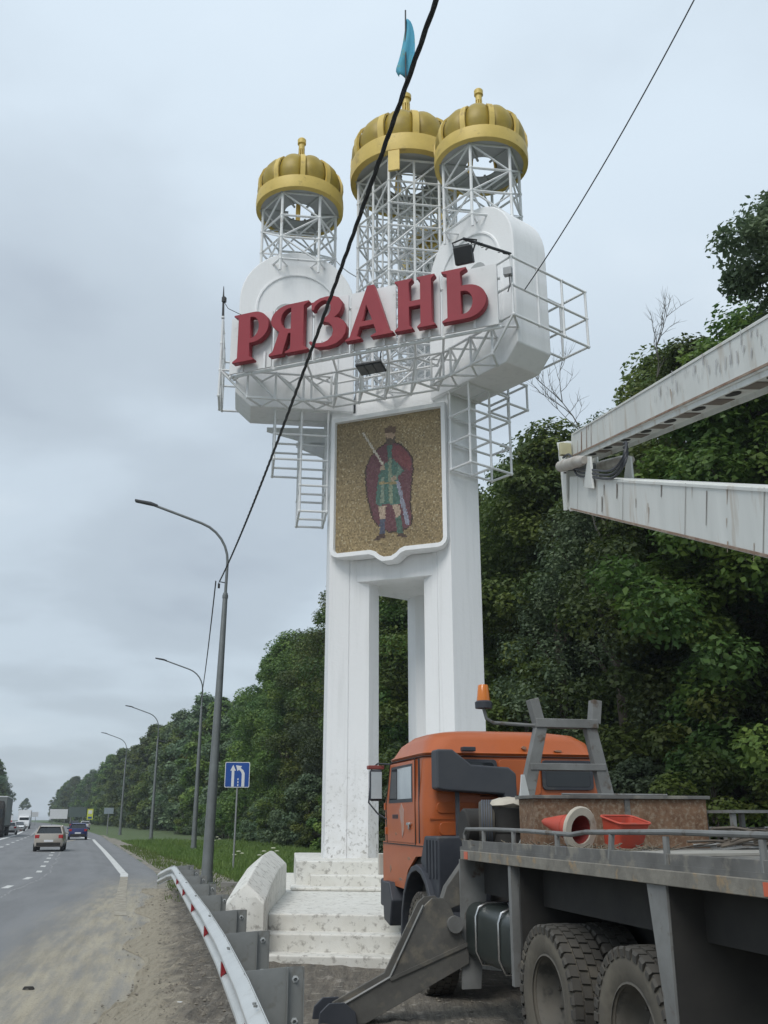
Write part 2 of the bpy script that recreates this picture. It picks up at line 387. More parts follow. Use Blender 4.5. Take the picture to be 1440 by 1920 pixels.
# loose pebbles and litter on the dirt (uncountable)
def scatter_stones(name, pts, smin, smax, m):
    V = []; F = []; r = random.Random(5)
    for (x, y, z) in pts:
        s = r.uniform(smin, smax); b = len(V); a = r.random()*6
        for (dx, dy, dz) in ((1, 0, .1), (0, 1, 0), (-1, 0, .1), (0, -1, 0), (0, 0, .8), (0, 0, -.5)):
            c, q = math.cos(a), math.sin(a); k = s*r.uniform(.6, 1.2)
            V.append((x+(dx*c-dy*q)*k, y+(dx*q+dy*c)*k, z+dz*k*.8))
        F += [(b, b+1, b+4), (b+1, b+2, b+4), (b+2, b+3, b+4), (b+3, b, b+4), (b+1, b, b+5), (b+2, b+1, b+5), (b+3, b+2, b+5), (b, b+3, b+5)]
    o = MB().add(V, F).build(name, m, smooth=0); return o
r = random.Random(11); P = []
for i in range(6500):
    y = 6+21*r.random()**1.5; d = r.uniform(-.5, 9) if r.random() < .5 else r.uniform(.1, 2.2)
    P.append((xe(y)+d, y, .03))
m_peb = mat('pebble', (.25, .225, .185), (.14, .125, .10), 3, .9)
o = scatter_stones('gravel', P, .007, .026, m_peb); tag(o, 'loose dark gravel and clods over the dirt by the guardrail', 'gravel', kind='stuff')

# ------------------------------------------------------------------ vegetation
m_leaf = leafmat('maple_leaf', (.10, .165, .032), (.19, .245, .048), (.055, .108, .030))
m_leaf2 = leafmat('birch_leaf', (.12, .17, .09), (.175, .22, .115), (.08, .125, .066))
m_leaf3 = leafmat('olive_leaf', (.105, .165, .034), (.19, .245, .05), (.062, .11, .03))
m_bark = mat('bark', (.085, .07, .055), (.05, .042, .034), 6, .9, bump=.01)
m_twig = mat('dead_twig', (.16, .15, .13), (.09, .085, .075), 6, .9)

def leaves(seed, centers, radii, per, size, droop=0., flat=.75, aspect=.6):
    g = np.random.default_rng(seed); C = np.repeat(centers, per, 0); Rr = np.repeat(radii, per)
    n = len(C)
    d = g.normal(size=(n, 3)); d[:, 2] = d[:, 2]*.8+.25; d /= np.linalg.norm(d, axis=1)[:, None]
    rad = Rr*(.45+.6*g.random(n)**.6)
    P = C+d*rad[:, None]*np.array([1, 1, .72])
    P[:, 2] -= droop*g.random(n)*Rr
    nrm = d*.6+g.normal(size=(n, 3))*.45+np.array([0, 0, flat]); nrm /= np.linalg.norm(nrm, axis=1)[:, None]
    t = np.cross(nrm, g.normal(size=(n, 3))); t /= np.linalg.norm(t, axis=1)[:, None]; b = np.cross(nrm, t)
    s = (size*(.6+.8*g.random(n)))[:, None]
    V = np.stack([P+t*s, P+b*s*aspect-t*s*.15+nrm*s*.12, P-t*s*.8, P-b*s*aspect-t*s*.15+nrm*s*.12], 1).reshape(-1, 3)
    F = np.arange(4*n).reshape(-1, 4)
    V[:, 2] = np.maximum(V[:, 2], .02)
    sh = np.repeat(g.random(len(centers)), per)*.75+g.random(n)*.25
    return V, F, sh

def tree_proto(name, seed, H, R, nclump, per, size, m, zlow=.08, droop=0., aspect=.6, cr=(.7, 1.35), top=1., ell=None):
    g = np.random.default_rng(seed)
    cs = []; rs = []
    while ell and len(cs) < nclump:
        q = g.normal(size=3); q *= g.random()**.3/np.linalg.norm(q)
        cs.append(tuple(ell[0][i]+ell[1][i]*q[i]*(1+.25*np.sin(4*q[0]+5*q[2])) for i in range(3))); rs.append(g.uniform(*cr))
    while len(cs) < nclump:
        h = g.random()**.9; z = zlow+(1-zlow)*h
        prof = (np.sin(np.pi*min(1, (z*.78+.2)))**.75)*(1 if z < .85 else (1.0-(z-.85)*3.2*top))
        a = g.random()*2*np.pi; wob = 1+.22*np.sin(3*a+seed+z*5)+.18*np.sin(5*a-z*9+seed)
        rr = R*max(.1, prof)*wob*(.35+.65*g.random()**.45)
        cs.append((rr*np.cos(a), rr*np.sin(a), z*H-.4)); rs.append(g.uniform(*cr)*(R/4.5)**.5)
    V, F, sh = leaves(seed+1, np.array(cs), np.array(rs), per, size, droop, aspect=aspect)
    crown = npmesh('crown', V, F, m, sh)
    tb = MB(); tb.tube([(0, 0, -.2), (.1, .05, H*.25), (-.1, .12, H*.55), (.05, 0, H*.9)], [H*.016, H*.012, H*.008, .02], 8)
    for k in range(9):
        i = int(g.integers(len(cs))); c = Vector(cs[i]); z0 = max(1.0, min(c.z*.7, H*.7))
        tb.tube([(0, 0, z0), (c.x*.5, c.y*.5, (z0+c.z)/2+.3), tuple(c)], [H*.006, H*.004, .015], 5)
    trunk = tb.mesh('trunk', m_bark)
    return (crown, trunk, H)
P_MAPLE = [tree_proto('maple', 10+i, 18, 4.4, 170, 360, .105 if i else .12, [m_leaf, m_leaf3, m_leaf][i], zlow=.05) for i in range(3)]
P_BIRCH = [tree_proto('birch', 30+i, 18, 3.6, 150, 300, .085, m_leaf2, zlow=.06, droop=1.3, aspect=.5, cr=(.6, 1.2)) for i in range(2)]
P_FAR = [tree_proto('far', 40+i, 18, 4.6, 120, 130, .24, [m_leaf, m_leaf3, m_leaf2][i], zlow=.03, aspect=.7) for i in range(3)]
P_BUSH = [tree_proto('bush', 50+i, 4.2, 2.3, 46, 230, .09, [m_leaf, m_leaf2][i % 2], zlow=.0, cr=(.5, .9)) for i in range(2)]
def plant(proto, x, y, s, rz, label, group, name='broadleaf_tree', cat='tree', sxy=1.):
    crown, trunk, H = proto
    e = empty(name, (x, y, 0), rz, label, cat, group); e.scale = (s*sxy, s*sxy, s)
    for me, nm in ((trunk, 'trunk'), (crown, 'crown')):
        o = bpy.data.objects.new(nm, me); COL.objects.link(o); o.parent = e
    return e
r = random.Random(21)
def fx(y): return 8.2-.335*(y-40)
# forest wall on the right: individual trees, near ones detailed
def hscale(y): return float(np.interp(y, [20, 28, 31, 36, 46, 56, 67, 90, 130, 250, 420], [.92, 1.0, 1.06, 1.18, 1.22, 1.12, 1.10, 1.0, .97, .98, 1.0]))
y = 27.5; k = 0
while y < 100:
    p = P_BIRCH[k % 2] if k in (2, 9, 14) else P_MAPLE[k % 3]
    NEARL = ['large maple at the right frame edge behind the truck deck', 'dense maple behind the folded boom', '', 'maple rising above the boom knuckle', 'dark maple between boom knuckle and right column', 'maple seen between the two front columns', 'tall maple just left of the left column']
    lab = ('grey-green fine-leaved birch standing right of the white column' if k == 2 else 'grey-green birch in the front row of the roadside forest') if p in P_BIRCH else (NEARL[k] if k < 7 else 'dark green tree in the front row of the forest beyond the lamp posts')
    grp = None if k == 2 else ('birches in the forest front row' if p in P_BIRCH else 'near front row trees' if k < 7 else 'front row trees beyond the lamps')
    plant(p, fx(y)+r.uniform(-.8, .8), y+r.uniform(-.6, .6), hscale(y)*r.uniform(.86, 1.04)*(.86 if k == 2 else 1), r.random()*6.3, lab, grp)
    y += r.uniform(3.9, 5.2) if y < 60 else r.uniform(5, 7); k += 1
y = 24
while y < 105:
    for off in (6.2, 12.5):
        plant(P_MAPLE[k % 3] if y < 55 else P_FAR[k % 3], fx(y)+off+r.uniform(-1.2, 1.2), y+r.uniform(-1.5, 1.5), hscale(y)*r.uniform(.93, 1.08), r.random()*6.3, 'dark green tree deep in the forest behind its front row', 'forest trees behind the front row'); k += 1
    y += 6
y = 104
while y < 520:
    for off in (0, 7):
        plant(P_FAR[k % 3], fx(y)+off+r.uniform(-1.5, 1.5)-float(np.interp(y, [104, 300, 520], [0, 4, 16])), y+r.uniform(-1.5, 1.5), hscale(y)*r.uniform(.85, 1.08), r.random()*6.3, 'distant green tree in the forest wall along the right of the road', 'distant trees right of the road'); k += 1
    y += 7.5 if y < 200 else 11
y = 225
while y < 560:
    for off in (0, -8):
        plant(P_FAR[k % 3], xe(y)-wid(y)-5.5+off+r.uniform(-1.5, 1.5), y, r.uniform(.85, 1.1), r.random()*6.3, 'distant dark tree along the far left side of the road', 'distant trees left of the road'); k += 1
    y += 9
for i in range(9):
    plant(P_FAR[i % 3], -235-i*13+r.uniform(-4, 4), 640+r.uniform(0, 50), r.uniform(.8, 1.05), r.random()*6, 'hazy tree closing the view at the end of the road', 'trees at the end of the road')
# tall tree at the right frame edge whose crown leans over the boom
P_TOP = tree_proto('overhang', 77, 19.5, 5.4, 120, 330, .095, m_leaf2, droop=.5, aspect=.5, cr=(.5, .85), ell=((-1.2, 0, 16.5), (2.45, 2.2, 1.45)))
e = plant(P_TOP, 13.1, 21.5, 1.0, 0, 'tall fine-leaved tree leaning in at the upper right edge', None)
# undergrowth along the forest foot
y = 27; k = 0
while y < 130:
    plant(P_BUSH[k % 2], fx(y)-4.0+r.uniform(-.7, .7), y, r.uniform(.75, 1.25), r.random()*6, 'leafy bush at the foot of the forest wall', 'bushes along the forest foot', 'bush', 'bush'); k += 1
    y += r.uniform(2.3, 3.4) if y < 80 else 4.5
# dead bare branches sticking out above the boom
for (x, y, z, s, lab) in ((8.0, 33, 14.9, 2.8, 'bare dead branch above the boom knuckle'), (10.3, 32, 16.6, 2.4, 'bare dead twig beside the maple top'), (3.0, 26.0, 8.2, 1.2, None)):
    if not lab: continue
    tb = MB(); rr = random.Random(x)
    def tw(p, d, l, th, n):
        pts = [p]; q = p
        for i in range(4): d = (d+Vector((rr.uniform(-.3, .3), rr.uniform(-.3, .3), rr.uniform(-.12, .2)))).normalized(); q = q+d*l/4; pts.append(q)
        tb.tube(pts, [th*(1-.18*i) for i in range(5)], 5)
        if n:
            for i in (1, 2, 3, 3): tw(pts[i], (d+Vector((rr.uniform(-.9, .9), rr.uniform(-.5, .5), rr.uniform(-.2, .6)))).normalized(), l*.6, th*.6, n-1)
    tw(Vector((0, 0, -4)), Vector((-.12, 0, 1)), 4+s*.1, .045, 0); tw(Vector((-.4, 0, 0)), Vector((-.1, 0, 1)), s, .035, 3)
    o = tb.build('dead_branch', m_twig); o.location = (x, y, z); tag(o, lab, 'branch')

# grass on the verge: blades, uncountable
def grass(name, n, y0, y1, hmin, hmax, fl, fr, seed, m):
    g = np.random.default_rng(seed); y = y0+(y1-y0)*g.random(n)**1.4
    a = np.array([fl(q) for q in y]); b = np.array([fr(q) for q in y]); x = a+(b-a)*g.random(n)
    h = (hmin+(hmax-hmin)*g.random(n)**2)*(1+.5*np.sin(x*.9+y*.7)*np.sin(y*.5)); th = g.random(n)*6.28; wd = .012+.018*g.random(n)*(y/40)
    lean = g.normal(0, .35, (n, 2))*h[:, None]
    P = np.stack([x, y, np.full(n, .0)], 1)
    t = np.stack([np.cos(th), np.sin(th), np.zeros(n)], 1)*wd[:, None]
    V = np.stack([P-t, P+t, P+np.stack([lean[:, 0], lean[:, 1], h], 1)], 1).reshape(-1, 3)
    me = npmesh(name, V, np.arange(3*n).reshape(-1, 3), m, g.random(n)); o = bpy.data.objects.new(name, me); COL.objects.link(o); return o
m_grass = leafmat('grass_blade', (.11, .18, .036), (.16, .22, .055), (.10, .15, .04), .25)
def shl(y): return xe(y)+float(np.interp(y, [22, 34, 50, 75, 115], [2.9, 2.1, 1.5, 1.2, .4]))
o = grass('verge_grass', 90000, 27.3, 85, .07, .27, shl, lambda y: max(fx(y)-2.5, shl(y)+1), 4, m_grass); tag(o, 'bright green grass of the verge between road and forest', 'grass', kind='stuff')
o = grass('yard_weeds', 9000, 19, 27.5, .05, .22, lambda y: 2.2, lambda y: 14, 5, m_grass); tag(o, 'low weeds on the yard behind the truck', 'grass', kind='stuff')
o = grass('edge_weeds', 5200, 23, 70, .03, .16, lambda y: xe(y)+.25, lambda y: shl(y)+.1, 8, m_grass); tag(o, 'sparse weeds along the gravel shoulder edge', 'weeds', kind='stuff')
# pale flowering weeds by the second lamp post and the sign
m_umb = mat('umbel_white', (.55, .56, .42), (.4, .42, .28), 6, .8)
for i, (x, y, h) in enumerate(((-4.2, 38.2, .75), (-4.7, 39.5, .6), (-9.6, 58, .8), (-5.9, 41, .55))):
    e = empty('hogweed', (x, y, 0), 0, ['pale flowering weed right of the road sign post', 'smaller flowering weed at the road sign post', 'flowering weed at the second lamp post', 'short flowering weed left of the road sign post'][i], 'weed')
    MB().tube([(0, 0, 0), (.03, 0, h)], .008, 5).tube([(0, 0, h*.4), (.15, .05, h*.85)], .006, 5).tube([(0, 0, h*.3), (-.14, .03, h*.75)], .006, 5).build('stem', MATS['grass_blade'], e)
    for (ux_, uy, uz) in ((.03, 0, h), (.15, .05, h*.86), (-.14, .03, h*.76)):
        MB().lathe([(.001, .02), (.07, .015), (.1, -.01), (.001, -.02)], 9, (ux_, uy, uz)).build('umbel', m_umb, e)
# ------------------------------------------------------------------ the monument
MC = Vector((.58, 20.85, 0)); MROT = R_(-21.8)
mon = empty('welcome_monument', MC, MROT, 'tall white welcome stele with gold domes, red letters and a mosaic shield', 'monument')
MW = Matrix.Translation(MC) @ Matrix.Rotation(MROT, 4, 'Z')
m_white = plaster('white_limewash', (.80, .805, .81), 3.2, .75)
m_wsteel = mat('white_steel', (.78, .79, .79), (.68, .69, .70), 3, .5, c3=(.42, .40, .37), s3=5, t3=(.62, .72))
m_gold = mat('gold_paint', (.66, .485, .125), (.57, .415, .10), 2.5, .5, .05, c3=(.42, .30, .08), s3=4, t3=(.58, .7))
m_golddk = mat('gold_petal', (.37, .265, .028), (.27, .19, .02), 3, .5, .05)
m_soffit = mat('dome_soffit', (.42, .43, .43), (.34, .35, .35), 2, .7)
m_red = mat('letter_red', (.31, .046, .060), (.27, .042, .054), 1.5, .55, c3=(.32, .06, .065), s3=2.2, t3=(.55, .75), spec=.25)
m_board = mat('sign_board', (.74, .745, .75), (.66, .67, .67), 1.5, .6, c3=(.55, .55, .53), s3=3, t3=(.6, .75))
m_dark = mat('dark_metal', (.03, .032, .035), (.02, .02, .022), 4, .5)
def wp(phi, sg, rho, w_, z_=0):
    a = R_(phi); ex, ey = math.cos(a), math.sin(a)
    return Vector((rho*ex-sg*w_*ey, rho*ey+sg*w_*ex, z_))
ARMS = ((-30, 1), (210, -1), (90, 1))
# columns
for phi, sg in ARMS:
    poly = [(1.84, -.42), (1.84, .42), (1.41, .42), (1.405, .40), (1.392, .40), (1.387, .42), (.97, .42), (.72, .14), (.72, -.14), (.97, -.42), (1.387, -.42), (1.392, -.40), (1.405, -.40), (1.41, -.42)]
    MB().prism(poly, lambda a, b: wp(phi, sg, a, b, 1.04), lambda a, b: wp(phi, sg, a, b, 10.66)).build('column', m_white, mon, smooth=0)
# hub joining the columns
hub = []
for phi in (-30, 90, 210): hub += [wp(phi, 1, 1.30, -.39), wp(phi, 1, 1.30, .39)]
MB().prism([(p.x, p.y) for p in hub], lambda a, b: (a, b, 6.68), lambda a, b: (a, b, 11.25)).build('hub', m_white, mon, .02, smooth=0)
# wings with rounded tops
WR, WZ = 2.71, 13.38
for phi, sg in ARMS:
    poly = [(1.36, 10.65), (3.70, 10.65), (4.06, 10.98)]+[(WR+1.35*math.cos(R_(a)), WZ+1.35*math.sin(R_(a))) for a in range(0, 181, 9)]
    o = MB().prism(poly, lambda a, b: wp(phi, sg, a, -.5, b), lambda a, b: wp(phi, sg, a, .5, b)).build('wing', m_white, mon, .03)
    for s_ in (-1, 1):
        pts = [wp(phi, sg, WR+.95, s_*.5, 11.6)]+[wp(phi, sg, WR+.95*math.cos(R_(a)), s_*.5, 13.15+.95*math.sin(R_(a))) for a in range(0, 181, 10)]+[wp(phi, sg, WR-.95, s_*.5, 11.6)]
        MB().tube(pts, .035, 6).build('arch_moulding', m_white, o)
        pl = [(2.95+.3*math.cos(R_(a)), 13.02+.3*math.sin(R_(a))) for a in range(0, 360, 20)]
        MB().prism(pl, lambda a, b: wp(phi, sg, a, s_*.49, b), lambda a, b: wp(phi, sg, a, s_*.515, b)).build('recess_disc', m_soffit, o)  # flat grey disc painted in place of a dark recess
# bracket plates under the left wing
for (a, b, z0) in ((1.9, 3.3, 10.15), (1.7, 2.6, 9.8)):
    MB().prism([(a, z0), (b, z0+.35), (b, z0+.45), (a, z0+.5)], lambda p, q: wp(210, -1, p, .55, q), lambda p, q: wp(210, -1, p, .6, q)).build('bracket_plate', m_wsteel, mon)

# domes
def dome(cx, cy, z0, R, hr, hl, tip, n=10, tab=False):
    d = MB().lathe([(R*.93, 0), (R*1.0, .03), (R*1.01, hr*.5), (R*1.0, hr), (R*.93, hr+.03), (R*.9, hr), (R*.9, 0)], 48, (cx, cy, z0), closed=True).build('dome', m_gold, mon)
    tag(d, 'gold crown-like dome with dark petals on white lattice')
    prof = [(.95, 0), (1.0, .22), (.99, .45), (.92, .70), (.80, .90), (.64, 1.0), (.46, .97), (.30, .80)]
    g = MB()
    z1 = z0+hr
    for i in range(n):
        a0, a1 = 2*math.pi*i/n+.21, 2*math.pi*(i+1)/n+.21; m_ = 9
        open_back = math.cos((a0+a1)/2-R_(111.8)) > .72   # unseen rear gap added so daylight brightens the soffit hole
        rows = []
        for (r_, h) in prof:
            row = []
            for k in range(m_):
                t_ = k/(m_-1); a = a0+(a1-a0)*t_; bu = 1-(2*t_-1)**2
                q = R*r_*(.905+.085*bu**.6); row.append((cx+q*math.cos(a), cy+q*math.sin(a), z1+hl*h*(.91+.12*bu**.6)))
            rows.append(row)
        vs = [p for rw in rows for p in rw]; fs = [(j*m_+k, j*m_+k+1, (j+1)*m_+k+1, (j+1)*m_+k) for j in range(len(rows)-1) for k in range(m_-1)]
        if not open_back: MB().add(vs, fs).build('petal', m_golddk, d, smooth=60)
        rb = [(.985, -.02), (1.015, .22), (1.005, .45), (.935, .70), (.81, .88), (.65, .965), (.47, .95), (.26, 1.06), (.13, 1.3), (.075, 1.6), (.07, 1.8)]
        hw = .055*R; ins = []; out = []
        for (r_, h) in rb:
            hh = h if h < 1.08 else 1.08+(h-1.08)*tip
            wd = hw*(1 if r_ > .6 else max(.22, r_/.6))
            for lst, dr in ((out, 0), (ins, -.05)):
                q = R*max(.02, r_+dr); ca, sa = math.cos(a0), math.sin(a0)
                lst.append(((cx+q*ca-sa*-wd, cy+q*sa+ca*-wd, z1+hl*hh), (cx+q*ca-sa*wd, cy+q*sa+ca*wd, z1+hl*hh)))
        rings = [[o_[0], o_[1], i_[1], i_[0]] for o_, i_ in zip(out, ins)]
        MB().loft(rings).build('rib', m_gold, d, smooth=50)
    top = z1+hl*(1.08+.62*tip)
    MB().lathe([(.001, -.05), (R*.075, 0), (R*.07, .16), (R*.10, .18), (R*.10, .30), (R*.08, .33), (.001, .34)], 16, (cx, cy, top)).build('finial', m_gold, d)
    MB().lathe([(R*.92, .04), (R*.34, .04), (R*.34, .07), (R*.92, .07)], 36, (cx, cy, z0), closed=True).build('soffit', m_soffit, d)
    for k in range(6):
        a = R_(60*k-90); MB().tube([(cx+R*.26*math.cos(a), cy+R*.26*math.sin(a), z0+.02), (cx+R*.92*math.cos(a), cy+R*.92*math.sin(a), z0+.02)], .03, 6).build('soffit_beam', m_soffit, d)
    if tab:
        a = R_(-82); c, s_ = math.cos(a), math.sin(a)
        MB().box((cx+R*.985*c, cy+R*.985*s_, z0-.28), (.06, .28, .56), Matrix.Rotation(a, 3, 'Z')).build('ring_tab', m_gold, d)
    return top+.34
dl = wp(210, -1, 2.71, 0); dr = wp(-30, 1, 2.71, 0); db = wp(90, 1, 2.71, 0)
dome(dl.x, dl.y, 16.15, 1.08, .36, .84, 1.22)
dome(dr.x, dr.y, 16.15, 1.08, .36, .84, 1.22)
dome(db.x, db.y, 16.15, 1.08, .36, .84, 1.22)
ctop = dome(0, 0, 17.25, 1.44, .50, 1.02, 1.48, tab=True)

# lattice towers under the domes (dense tubing, joined)
def tower(name, cx, cy, Rr, zs, inner, mid, ends=None):
    g = MB(); n = 6; r_ = .028
    def P(k, z_): a = R_(-90+60*k); return Vector((cx+Rr*math.cos(a), cy+Rr*math.sin(a), z_))
    for k in range(n):
        lo = zs[0] if ends is None else ends[k]
        g.tube([P(k, lo), P(k, zs[-1])], r_*1.25, 7)
        if mid:
            a, b = P(k, zs[0]), P(k+1, zs[0]); g.tube([(a+b)/2, (P(k, zs[-1])+P(k+1, zs[-1]))/2], r_*1.1, 6)
    for j, z_ in enumerate(zs):
        for k in range(n):
            if ends is not None and (z_ < ends[k] or z_ < ends[(k+1) % n]): continue
            g.tube([P(k, z_), P(k+1, z_)], r_, 6); g.ball(P(k, z_), .05, 5)
            if j+1 < len(zs):
                if mid:
                    m0 = (P(k, z_)+P(k+1, z_))/2; m1 = (P(k, zs[j+1])+P(k+1, zs[j+1]))/2
                    if (j+k) % 2: g.tube([m0, P(k+1, zs[j+1])], r_*.85, 5)
                    else: g.tube([P(k, z_), m1], r_*.85, 5)
                elif (j+k) % 2 == 0: g.tube([P(k, z_), P(k+1, zs[j+1])], r_*.85, 5)
                else: g.tube([P(k+1, z_), P(k, zs[j+1])], r_*.85, 5)
            if inner:
                c = Vector((cx, cy, z_))
                g.tube([c, P(k, z_)], r_*.85, 5)
                h = Rr*.5; q = Vector((cx+(P(k, 0).x-cx)*.5, cy+(P(k, 0).y-cy)*.5, z_)); q2 = Vector((cx+(P(k+1, 0).x-cx)*.5, cy+(P(k+1, 0).y-cy)*.5, z_))
                g.tube([q, q2], r_*.8, 5)
                if mid: g.tube([q, (P(k, z_)+P(k+1, z_))/2], r_*.8, 5)
                if j+1 < len(zs):
                    up = Vector((0, 0, zs[j+1]-z_)); g.tube([q, q+up], r_*.9, 5); g.tube([c, q+up] if j % 2 else [q, c+up], r_*.8, 5)
    if inner: g.tube([(cx, cy, zs[0]), (cx, cy, zs[-1])], r_*1.3, 7)
    else:
        for z_ in zs[1:-1]: g.tube([P(0, z_), P(3, z_)], r_*.8, 5); g.tube([P(1, z_), P(4, z_)], r_*.8, 5); g.tube([P(2, z_), P(5, z_)], r_*.8, 5)
    o = g.build(name, m_wsteel, mon); tag(o, kind='stuff'); return o
tower('lattice_tower', 0, 0, 1.24, [10.95+.625*i for i in range(11)], True, True)
def side_ends(phi):
    out = []
    for k in range(6):
        v = Vector((math.cos(R_(-90+60*k)), math.sin(R_(-90+60*k)))); e = Vector((math.cos(R_(phi)), math.sin(R_(phi))))
        c = abs(v.dot(e)); out.append(14.05 if c < .8 else 13.9)
    return out
for c, phi in ((dl, 210), (dr, -30), (db, 90)):
    tower('lattice_tower', c.x, c.y, .90, [13.9, 14.35, 14.95, 15.55, 16.18], False, False, side_ends(phi))

# flag
MB().tube([(0, 0, ctop-.1), (.01, 0, 22.95)], .022, 8).build('flagpole', m_dark, mon)
m_flag = mat('flag_cloth', (.075, .33, .50), (.09, .38, .50), 2, .8, c3=(.20, .33, .22), s3=3, t3=(.56, .68))
V = []; n1, n2 = 9, 16
for j in range(n2+1):
    t_ = j/n2; zz_ = 22.65-1.85*t_; wd = .06+.56*(t_**.7) if t_ < .85 else .06+.56*(.85**.7)*(1-(t_-.85)*3.2)
    for k in range(n1+1):
        s_ = k/n1; V.append((.02+(s_-.55*t_-.1)*wd*1.05, .07*math.sin(s_*9+t_*3)*(.3+t_)+.02, zz_+.10*s_*t_-(.22*s_ if t_ > .8 else 0)*(t_-.8)*5))
flag = MB().add(V, [(j*(n1+1)+k, j*(n1+1)+k+1, (j+1)*(n1+1)+k+1, (j+1)*(n1+1)+k) for j in range(n2) for k in range(n1)]).build('flag', m_flag, smooth=60)
flag.matrix_world = MW; k = flag.modifiers.new('s', 'SOLIDIFY'); k.thickness = .006
tag(flag, 'limp blue and green flag hanging on the centre dome pole', 'flag')

# sign boards and letters
LET = {
 'er': (-2.90, -2.03, [[(0,0),(.60,0),(.60,.03),(.47,.09),(.47,.36)]+[(.55+.45*math.cos(R_(a)), .68+.32*math.sin(R_(a))) for a in range(-90, 91, 10)]+[(0,1),(0,.97),(.13,.92),(.13,.09),(0,.03)],
        [(.47,.90),(.47,.46)]+[(.51+.21*math.cos(R_(a)), .68+.22*math.sin(R_(a))) for a in range(-90, 91, 15)]]),
 'ya': (-2.00, -1.07, [[(1,1),(1,.97),(.88,.92),(.88,.09),(1,.03),(1,0),(.42,0),(.42,.03),(.55,.09),(.55,.40),(.49,.40),(.35,0),(0,0),(0,.04),(.09,.08),(.25,.46)]+[(.5+.47*math.cos(R_(a)), .72+.28*math.sin(R_(a))) for a in range(230, 89, -10)],
        [(.55,.49),(.55,.92)]+[(.53+.24*math.cos(R_(a)), .705+.215*math.sin(R_(a))) for a in range(90, 271, 15)]]),
 'ze': (-1.04, -.17, [[(.05,.77),(.04,.93),(.10,.93),(.15,.955),(.28,.99),(.44,1.0),(.62,.99),(.78,.93),(.86,.84),(.87,.74),(.82,.64),(.74,.575),(.66,.545),(.80,.51),(.92,.43),(.99,.32),(.97,.18),(.88,.08),(.72,.005),(.48,-.025),(.22,-.005),(.03,.08),(0,.12),(.03,.15),(.18,.085),(.36,.07),(.50,.10),(.61,.18),(.64,.28),(.60,.38),(.52,.45),(.40,.485),(.32,.49),(.32,.565),(.42,.575),(.51,.62),(.56,.70),(.56,.80),(.51,.88),(.42,.925),(.32,.925),(.22,.89),(.14,.83),(.12,.77)]]),
 'a': (-.20, .87, [[(0,0),(.33,0),(.33,.03),(.245,.07),(.31,.24),(.60,.24),(.655,.07),(.54,.03),(.54,0),(1,0),(1,.03),(.92,.07),(.60,1.04),(.46,1.04),(.09,.07),(0,.03)], [(.345,.34),(.44,.66),(.565,.34)]]),
 'en': (.91, 1.78, [[(0,0),(.44,0),(.44,.03),(.36,.08),(.36,.44),(.64,.44),(.64,.08),(.56,.03),(.56,0),(1,0),(1,.03),(.92,.08),(.92,.92),(1,.97),(1,1),(.56,1),(.56,.97),(.64,.92),(.64,.55),(.36,.55),(.36,.92),(.44,.97),(.44,1),(0,1),(0,.97),(.08,.92),(.08,.08),(0,.03)]]),
 'soft': (1.93, 2.86, [[(0,0),(.55,0)]+[(.55+.45*math.cos(R_(a)), .325+.325*math.sin(R_(a))) for a in range(-80, 91, 10)]+[(.43,.65),(.43,.92),(.56,.97),(.56,1),(0,1),(0,.97),(.12,.92),(.12,.08),(0,.03)],
        [(.43,.54),(.43,.10)]+[(.49+.20*math.cos(R_(a)), .32+.22*math.sin(R_(a))) for a in range(-90, 91, 15)]]),
}
ZB, HL = 11.26, 1.17
for nm, (x0, x1, outl) in LET.items():
    cu = bpy.data.curves.new('letter', 'CURVE'); cu.dimensions = '2D'; cu.fill_mode = 'BOTH'; cu.extrude = .075; cu.bevel_depth = .004; cu.bevel_resolution = 0; cu.offset = -.004
    for pl in outl:
        sp = cu.splines.new('POLY'); sp.points.add(len(pl)-1); sp.use_cyclic_u = True
        for q, (a, b) in zip(sp.points, pl): q.co = (x0+(x1-x0)*a, b*HL, 0, 1)
    to = bpy.data.objects.new('tmp', cu); COL.objects.link(to)
    bpy.context.view_layer.update()
    me = bpy.data.meshes.new_from_object(to.evaluated_get(bpy.context.evaluated_depsgraph_get())); bpy.data.objects.remove(to)
    me.materials.clear(); me.materials.append(m_red); me.name = 'letter'
    o = bpy.data.objects.new('letter', me); COL.objects.link(o); o.parent = mon; o.rotation_euler = (R_(90), 0, 0); o.location = (0, -3.17, ZB)
edges = [-3.13, -2.02, -1.05, -.19, .89, 1.86, 3.07]
for i in range(6):
    MB().b2((edges[i]+.035, -3.03, 11.13), (edges[i+1]-.035, -2.99, 12.5)).build('sign_board', m_board, mon, .004)
for x in (-2.75, -2.2, -1.8, -1.25, -.85, -.4, -.1, .6, 1.05, 1.6, 2.1, 2.55):
    MB().b2((x-.025, -3.08, 11.10), (x+.025, -3.035, 11.5)).build('letter_bracket', m_wsteel, mon)
for z_ in (11.10, 12.2): MB().tube([(-3.13, -2.94, z_), (3.07, -2.94, z_)], .035, 8).build('sign_rail', m_wsteel, mon)
for x in (-3.1, -2.02, -1.05, -.19, .89, 1.86, 3.0): MB().tube([(x, -2.94, 11.1), (x, -2.94, 12.45)], .028, 6).build('sign_post', m_wsteel, mon)

